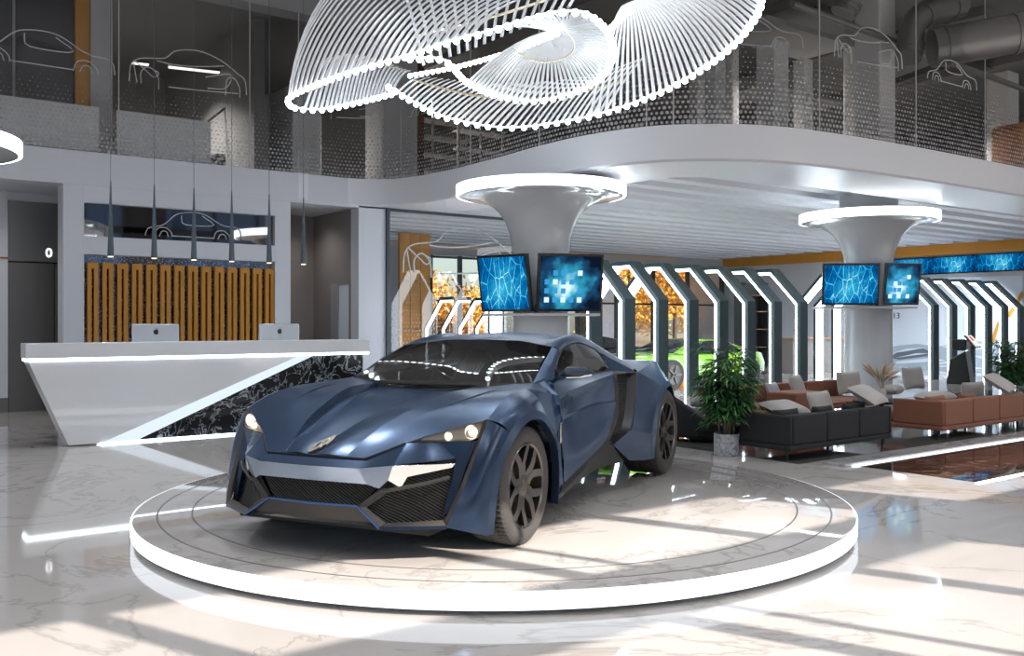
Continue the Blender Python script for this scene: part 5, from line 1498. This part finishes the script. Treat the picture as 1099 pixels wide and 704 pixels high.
# ================================================================== potted palms
LEAF = mat('palm_leaf', (.035, .115, .04), .38); LEAF2 = mat('palm_leaf_light', (.08, .20, .06), .42)
CANE = mat('palm_cane', (.16, .12, .07), .7)
def palm(label, loc, H, W, pot_r, pot_h, seed, potlab='pot'):
    t = thing('potted_palm', label, 'potted plant', (loc[0], loc[1], 0))
    rnd = random.Random(seed)
    b = MB(); b.lathe([(.001, 0), (pot_r * .96, 0), (pot_r, .01), (pot_r, pot_h), (pot_r * .9, pot_h), (pot_r * .88, pot_h * .93), (.001, pot_h * .93)], 40)
    b.build('pot', marble('pot_marble', (.52, .53, .54), (.16, .17, .19), 4.5, .35, (.42, .56), 1.5), t, bevel=.003)
    b = MB(); b.cyl((0, 0, pot_h * .90), pot_r * .87, .012, 24); b.build('soil', mat('potting_soil', (.03, .022, .016), .95), t)
    cane, lf = MB(), MB()
    def leaflet(p, d, L, w):
        d = d.normalized(); s = d.cross(V((0, 0, 1)))
        s = s.normalized() if s.length > 1e-3 else V((1, 0, 0))
        up = s.cross(d)
        pts = []
        for k in range(5):
            f = k / 4
            c = p + d * L * f + V((0, 0, -L * .34 * f * f))
            ww = w * (.35 + 1.5 * f) * (1 - f) * 1.6 + .0008
            pts.append((c - s * ww + up * ww * .3, c, c + s * ww + up * ww * .3))
        lf.mi(0 if rnd.random() < .62 else 1)
        lf.grid(pts)
    for k in range(11):
        a = 2 * PI * k / 11 + rnd.uniform(-.3, .3); r0 = rnd.uniform(.02, pot_r * .6); sp = rnd.uniform(.02, W * .42)
        h = H * rnd.uniform(.55, .98)
        P = crv([(r0 * math.cos(a), r0 * math.sin(a), pot_h * .9), ((r0 + sp * .3) * math.cos(a), (r0 + sp * .3) * math.sin(a), (pot_h + h) * .5), ((r0 + sp) * math.cos(a), (r0 + sp) * math.sin(a), h)], 14)
        cane.tube(P, .0085, 6)
        for q in range(3, 14):
            if rnd.random() < .12: continue
            for side in range(3):
                aa = rnd.uniform(0, 2 * PI)
                out = V((math.cos(aa), math.sin(aa), rnd.uniform(.15, .9))).normalized()
                pl_ = rnd.uniform(.06, .16) * H
                tip = P[q] + out * pl_
                if math.hypot(tip.x, tip.y) > W: continue
                cane.tube([P[q], tip], .003, 4)
                for j in range(7):
                    an = aa + (j - 3) * .36 + rnd.uniform(-.1, .1)
                    leaflet(tip, V((math.cos(an), math.sin(an), rnd.uniform(-.25, .35))), rnd.uniform(.09, .17) * H, .0095 * H)
    cane.build('canes', CANE, t, smooth=60); lf.build('foliage', [LEAF, LEAF2], t, smooth=60, weld=0)
pp = on_z(780, 488)
palm('potted palm in a round grey marble pot, between the car tail and the black sofa', pp, 1.22, .345, .132, .225, 11)
pq = on_v(1086, 7.4)
palm('potted palm cut by the right edge, behind the cognac sofa', pq, 1.14, .40, .15, .25, 23)
# ================================================================== cars and things far behind
def far_car(label, loc, rz, paint, sc=1.0, L=4.3, H=1.1, W=1.85):
    t = thing('parked_car', label, 'car', loc, rz); t.scale = (sc, sc, sc)
    st = [(-L / 2, .30, .55, .60), (-L * .46, .22, .70, .80), (-L * .30, .2, .78, .92), (-L * .1, .2, .80, .93), (L * .12, .2, .80, .93), (L * .32, .2, .84, .95), (L * .45, .22, .80, .86), (L / 2, .34, .66, .66)]
    xs = crv([(s[0], s[2], s[3]) for s in st], 30); zs = crv([(s[0], s[1], 0) for s in st], 30)
    rows = []
    for p, q in zip(xs, zs):
        w = p.z * W / 2 / .93; zt = p.y; zb = q.y
        rows.append([V((p.x, y * w, z)) for y, z in ((-.8, zb), (-1, zb + .1), (-1.02, zb + (zt - zb) * .55), (-.93, zt - .05), (-.75, zt), (0, zt + .02), (.75, zt), (.93, zt - .05), (1.02, zb + (zt - zb) * .55), (1, zb + .1), (.8, zb))])
    b = MB(); b.grid(rows); b.face(range(11)); b.build('body', paint, t, smooth=40)
    cab = [(-L * .24, .80, .80), (-L * .06, H * .985, .66), (L * .08, H, .64), (L * .24, H * .94, .66), (L * .40, .84, .76)]
    cs = crv(cab, 24)
    rows = [[V((p.x, y * p.z * W / 2, z)) for y, z in ((-1.06, .78), (-1, .78 + (p.y - .78) * .6), (-.82, p.y - .01), (0, p.y + .015), (.82, p.y - .01), (1, .78 + (p.y - .78) * .6), (1.06, .78))] for p in cs]
    b = MB(); b.grid(rows); b.build('roof', paint, t, smooth=40)
    G = mat('far_car_glass', (.02, .022, .026), .08)
    for s in (1, -1):
        b = MB()
        b.ruled([V((x, s * W / 2 * .885, .80)) for x in (-L * .14, 0, L * .12, L * .27)], [V((x, s * W / 2 * .735, z)) for x, z in ((-L * .05, H * .93), (0, H * .965), (L * .1, H * .97), (L * .2, H * .91))], 2)
        b.build('side_window', G, t, smooth=0, solid=.03)
    b = MB(); b.ruled([V((-L * .235, y, .815)) for y in (-.62, 0, .62)], [V((-L * .08, y * .85, H * .985)) for y in (-.62, 0, .62)], 2); b.build('windscreen', G, t, solid=.03)
    for x in (-L * .31, L * .31):
        for s in (1, -1):
            wr = bpy.data.objects.new('wheel', None); C.objects.link(wr); wr.parent = t; wr.location = (x, s * W * .47, .33)
            b = MB(); b.lathe([(.22, -.1), (.31, -.11), (.33, -.08), (.33, .08), (.31, .11), (.22, .1)], 28, (0, 0, 0), 'Y'); b.build('tyre', TYRE, wr)
            b = MB(); b.lathe([(.001, s * .07), (.06, s * .08), (.22, s * .1), (.22, -s * .1)], 20, (0, 0, 0), 'Y')
            for k in range(5):
                a = 2 * PI * k / 5; b.box((.12 * math.cos(a), s * .1, .12 * math.sin(a)), (.2, .03, .05), M=Matrix.Rotation(-a, 4, 'Y'))
            b.build('rim', RIM, wr)
    b = MB(); b.box((-L / 2 + .10, .55, .62), (.18, .4, .1)); b.box((-L / 2 + .10, -.55, .62), (.18, .4, .1)); b.build('headlights', mat('pale_lamp', (.8, .8, .8), .2), t, bevel=.02)
    return t
p = on_v(752, 14.35)
far_car('lime green sports car behind the light portals, left of the palm', (p[0] - .62, 14.3, 0), 0, mat('lime_paint', (.24, .50, .05), .25, 0, coat=.6), .92)
p = on_v(652, 16.2)
far_car('black car behind the light portals, left of the green car', (p[0] - .75, 16.7, 0), .1, mat('black_car_paint', (.012, .014, .016), .15, 0, coat=.6), .98)
# printed wall picture: a grey sports car and a year, on the right end wall
PRN = mat('print_grey', (.40, .47, .55), .5); PRD = mat('print_dark', (.13, .155, .19), .5); PRL = mat('print_pale', (.72, .78, .86), .5)
mur = thing('wall_picture', 'large pale wall print of a silver grey car and a year, right of the column', 'wall picture', (RU - .02, 0, 0))
def rp(px, y): p = on_u(px, RU - .02, y); return (p[1], p[2])
b = MB()
def mq(pts, d=.004):
    b.prism([(-.03 - d, *rp(*p)) for p in pts], (.012, 0, 0))
b.mi(2); mq([(890, 300), (1098, 296), (1098, 425), (890, 425)], -.004)
b.mi(0); mq([(890, 420), (893, 404), (904, 392), (925, 383), (950, 376), (962, 371), (985, 369), (1000, 371), (1030, 376), (1062, 388), (1078, 404), (1080, 420)], .006)
b.mi(1); mq([(956, 384), (966, 376), (992, 374), (1000, 378), (998, 382), (966, 386)], .014)          # windscreen
b.mi(2); mq([(958, 379), (974, 374), (994, 373), (976, 376.5)], .020)
b.mi(2); mq([(962, 384), (984, 379), (999, 379), (984, 381)], .020)
b.mi(2); mq([(950, 390), (970, 387), (1002, 384), (1016, 387), (972, 390)], .016)                      # bonnet highlight
b.mi(2); mq([(930, 399), (958, 395), (975, 394), (974, 397), (956, 398)], .016)
b.mi(1); mq([(956, 401), (974, 398), (972, 402), (956, 405)], .018); b.mi(2); mq([(957, 402.5), (971, 400), (970, 401.5), (957, 404)], .024)
b.mi(1); mq([(956, 412), (968, 409), (972, 420), (956, 422)], .018)
for k in range(4):
    b.mi(2); mq([(1000 + k * 9, 390 + k * 2.5), (1036 + k * 8, 386 + k * 4), (1040 + k * 8, 388 + k * 4), (1001 + k * 9, 391.5 + k * 2.5)], .018 + k * .002)
    b.mi(2); mq([(897 + k * 10, 408 - k * 3), (925 + k * 8, 392 - k * 3), (927 + k * 8, 393.5 - k * 3), (898 + k * 10, 410 - k * 3)], .018 + k * .002)
def wheel_print(cx, cy, rx, ry):
    for i, (f, mi) in enumerate(((1, 1), (.8, 0), (.62, 1), (.30, 2))):
        b.mi(mi); mq([(cx + rx * f * math.cos(2 * PI * k / 24), cy + ry * f * math.sin(2 * PI * k / 24)) for k in range(24)], .022 + .006 * i)
wheel_print(984, 410, 11, 15)
b.mi(0); mq([(1006, 372), (1050, 366), (1086, 372), (1090, 380), (1030, 382)], .03)
b.mi(2); mq([(1012, 372), (1048, 368), (1080, 373), (1030, 376)], .036)
b.build('printed_car', [PRN, PRD, PRL], mur, smooth=0)
y_, z_ = rp(967, 339); text_mesh('printed_year', '2013', .25, mat('print_black', (.02, .022, .03), .5), mur, (-.05, y_, z_), (PI / 2, 0, -PI / 2), 'RIGHT')
b = MB(); 
for a in ([(1056, 388), (1072, 345), (1075, 346), (1060, 390)], [(1082, 338), (1098, 312), (1099, 318), (1085, 341)], [(1040, 372), (1052, 369), (1053, 372), (1041, 376)]): b.prism([(-.07, *rp(*p)) for p in a], (.012, 0, 0))
b.build('orange_stripe', ORANGE, mur, smooth=0)
# long blue video strip under the orange beam
vs = thing('video_strip', 'long blue video strip high on the right end wall, under the orange beam', 'screen', (RU - .06, 0, 0))
v0, v1 = on_u(1110, RU)[1], on_u(958, RU)[1]
z0, z1 = on_u(1040, RU, 291.5)[2], on_u(1040, RU, 275)[2]
b = MB(); b.bx(0, .05, v0 - 2.5, v1, z0 - .04, z1 + .04); b.build('casing', BEZ, vs, smooth=0)
k = 0; a = v1 - .02
while a > v0 - 2.4:
    b = MB(); w = 1.30; hz = (z1 - z0) / 2
    b.poly([(0, w / 2, -hz), (0, -w / 2, -hz), (0, -w / 2, hz), (0, w / 2, hz)])
    q = b.build('picture', WEB, vs, smooth=0); q.location = (-.004, a - w / 2, (z0 + z1) / 2); a -= w + .005
# kiosk beside the right palm
kp = on_v(1044, 10.6)
ks = thing('info_kiosk', 'dark slanted info kiosk with a small bright screen, between the right portals', 'kiosk', (kp[0], kp[1], 0), .3)
b = MB(); b.prism([(-.28, 0, 0), (-.28, .5, 0), (-.28, .42, .55), (-.28, .1, .75)], (.56, 0, 0)); b.bx(-.2, .2, .1, .4, .75, 1.0); b.build('stand', BEZ, ks, bevel=.02)
b = MB(); b.prism([(-.34, -.12, .82), (-.34, .10, 1.10), (-.34, .13, 1.08), (-.34, -.09, .80)], (.68, 0, 0)); b.build('screen_case', BEZ, ks, bevel=.01)
b = MB(); b.poly([(-.30, -.115, .85), (.30, -.115, .85), (.30, .07, 1.085), (-.30, .07, 1.085)]); b.build('screen', emis('kiosk_white', (1, .9, .85), 1.0), ks, smooth=0)
b = MB(); b.poly([(-.22, -.03, .965), (.02, -.03, .965), (.02, .05, 1.065), (-.22, .05, 1.065)]); o = b.build('red_picture', emis('kiosk_red', (.8, .12, .08), .9), ks, smooth=0); o.location = (0, -.004, .003)
# display shelves before the grey wall
sh = thing('display_cabinet', 'dark open display cabinet with lit shelves behind the light portals', 'cabinet', (*on_v(812, 18.5), 0), 0)
b = MB(); b.bx(-.55, .55, .35, .40, 0, 2.6); b.bx(-.57, -.53, 0, .4, 0, 2.6); b.bx(.53, .57, 0, .4, 0, 2.6); b.build('carcass', mat('dark_cabinet', (.03, .032, .035), .4), sh, smooth=0)
for z in (.6, 1.15, 1.7, 2.2):
    b = MB(); b.bx(-.53, .53, .02, .36, z, z + .03); q = b.build('shelf', mat('brown_shelf', (.22, .12, .06), .5), sh, smooth=0)
ct = thing('sales_counter', 'low brown counter behind the far light portals', 'counter', (*on_v(880, 15.6), 0), 0)
b = MB(); b.bx(-1.2, 1.2, 0, .6, 0, .92); b.build('body', TAUPE, ct, bevel=.01)
b = MB(); b.bx(-1.25, 1.25, -.05, .65, .92, .97); b.build('worktop', mat('tan_top', (.45, .25, .14), .4), ct, bevel=.005)
# ================================================================== autumn trees outside
TL = [mat('autumn_leaf_a', (.80, .42, .05), .7), mat('autumn_leaf_b', (.66, .28, .04), .7), mat('autumn_leaf_c', (.85, .55, .10), .7)]
BARK = mat('bark', (.10, .075, .055), .9)
def tree(label, u, v, H, seed):
    t = thing('autumn_tree', label, 'tree', (u, v, -.02), 0, 'autumn trees outside')
    rnd = random.Random(seed)
    tr, lf = MB(), MB()
    tr.tube(crv([(0, 0, 0), (.05, .03, H * .3), (-.03, .05, H * .6), (.02, 0, H * .95)], 14), [.14 - .009 * k for k in range(14)], 8)
    for k in range(16):
        a = rnd.uniform(0, 2 * PI); z = rnd.uniform(.05, .8) * H; L = rnd.uniform(.16, .30) * H * (1 - .4 * z / H)
        e = V((L * math.cos(a), L * math.sin(a), z + L * .6))
        tr.tube(crv([(0, 0, z), (L * .5 * math.cos(a), L * .5 * math.sin(a), z + L * .25), e], 8), [.045 - .005 * q for q in range(8)], 6)
        for q in range(150):
            f = rnd.uniform(.25, 1.05)
            c = V((0, 0, z)).lerp(e, f) + V((rnd.gauss(0, .45), rnd.gauss(0, .45), rnd.gauss(0, .45)))
            s = rnd.uniform(.09, .17); d1 = V((rnd.gauss(0, 1), rnd.gauss(0, 1), rnd.gauss(0, 1))).normalized(); d2 = d1.cross(V((rnd.gauss(0, 1), rnd.gauss(0, 1), rnd.gauss(0, 1)))).normalized()
            lf.mi(rnd.choice((0, 0, 1, 2))); lf.poly([c - d1 * s, c + d2 * s * .6, c + d1 * s, c - d2 * s * .6])
    tr.build('trunk', BARK, t); lf.build('crown', TL, t, smooth=0, weld=0)
for k, (px, v, H, lab) in enumerate(((462, 37, 3.9, 'autumn tree behind the dotted lounge glass, left one'), (500, 41, 3.7, 'autumn tree behind the dotted lounge glass, right one'), (655, 38, 7.5, 'autumn tree right of the tiled screen, above the black car'), (700, 54, 9.5, 'autumn tree farther back, over the gap between the two cars'), (724, 38, 7.5, 'autumn tree above the green car roof'), (752, 54, 9.5, 'autumn tree above the right end of the green car window'), (785, 39, 7.5, 'autumn tree left of the potted palm'), (740, 46, 8.5, 'autumn tree between the two portals over the green car'), (708, 62, 11, 'autumn tree left of the green car roof'), (676, 46, 8.5, 'autumn tree behind the second light portal from the left'))):
    u = on_v(px, v)[0]; tree(lab, u, v, H, 40 + k)
# ================================================================== light
sc = bpy.context.scene
w = bpy.data.worlds.new('sky'); sc.world = w; w.use_nodes = True
n, l = w.node_tree.nodes, w.node_tree.links
bg = n['Background']; sky = n.new('ShaderNodeTexSky'); sky.sky_type = 'NISHITA'; sky.sun_disc = False
sky.sun_elevation = math.radians(30); sky.sun_rotation = math.radians(159); sky.altitude = 0; sky.air_density = 1.0; sky.dust_density = 1.5
l.new(sky.outputs[0], bg.inputs[0]); bg.inputs[1].default_value = .22
L = bpy.data.lights.new('sun', 'SUN'); L.energy = 10; L.angle = math.radians(.35); L.color = (1, .93, .85)
o = bpy.data.objects.new('sun', L); C.objects.link(o); o.rotation_euler = SUN_DIR.to_track_quat('-Z', 'Y').to_euler(); o.location = (2, -12, 10)
def area(name, loc, sx, sy, e, col=(1, 1, 1), rot=(0, 0, 0), spread=125):
    a = bpy.data.lights.new(name, 'AREA'); a.shape = 'RECTANGLE'; a.size = sx; a.size_y = sy; a.energy = e; a.color = col; a.spread = math.radians(spread)
    o = bpy.data.objects.new(name, a); C.objects.link(o); o.location = loc; o.rotation_euler = rot
    return o
# added fill lights, no real fixtures, for the hall, lounge and upper floor
for u in (-5, -1, 3, 7, 11, 15):
    for v in (-1.5, 3.0): area('hall_fill', (u, v, ROOF - .05), .4, .4, 50, (.86, .92, 1))
for u in (-5, -1, 3, 6.5): area('hall_fill', (u, 9.5, ROOF - .05), .4, .4, 60, (.86, .92, 1))
for u, v in ((11.5, 10.5), (9.5, 18), (13, 17), (17, 17.5), (16, 10.5), (21, 12.9), (22, 14.5), (24, 14), (24, 18), (22, 19.5)): area('lounge_fill', (u, v, CEIL - .14), .5, .5, 50, (.86, .93, 1))
for u, v in ((0, 18), (5, 18.5), (10, 17), (15, 11), (15, 17), (20, 12), (24, 17)): area('upper_fill', (u, v, 6.5), .5, .5, 240, (1, .95, .9))
area('lift_lobby_lamp', (1.6, 15.6, 3.38), .6, .5, 10, (1, .95, .9)); area('niche_lamp', (7.1, 15.9, 3.38), .5, .5, 6, (1, .95, .9))
area('corridor_lamp', (8.1, 15.5, 1.6), .4, 1.2, 8, (.85, .93, 1), (0, PI / 2, 0))
vs_ = sc.view_settings
vs_.view_transform = 'Standard'; vs_.look = 'None'; vs_.exposure = 0.0; vs_.gamma = 1.0; vs_.use_curve_mapping = False
sc.cycles.use_denoising = True
sc.cycles.max_bounces = 8; sc.cycles.diffuse_bounces = 3; sc.cycles.glossy_bounces = 4; sc.cycles.transmission_bounces = 6; sc.cycles.transparent_max_bounces = 24
sc.cycles.sample_clamp_indirect = 6
sc.cycles.caustics_reflective = False; sc.cycles.caustics_refractive = False
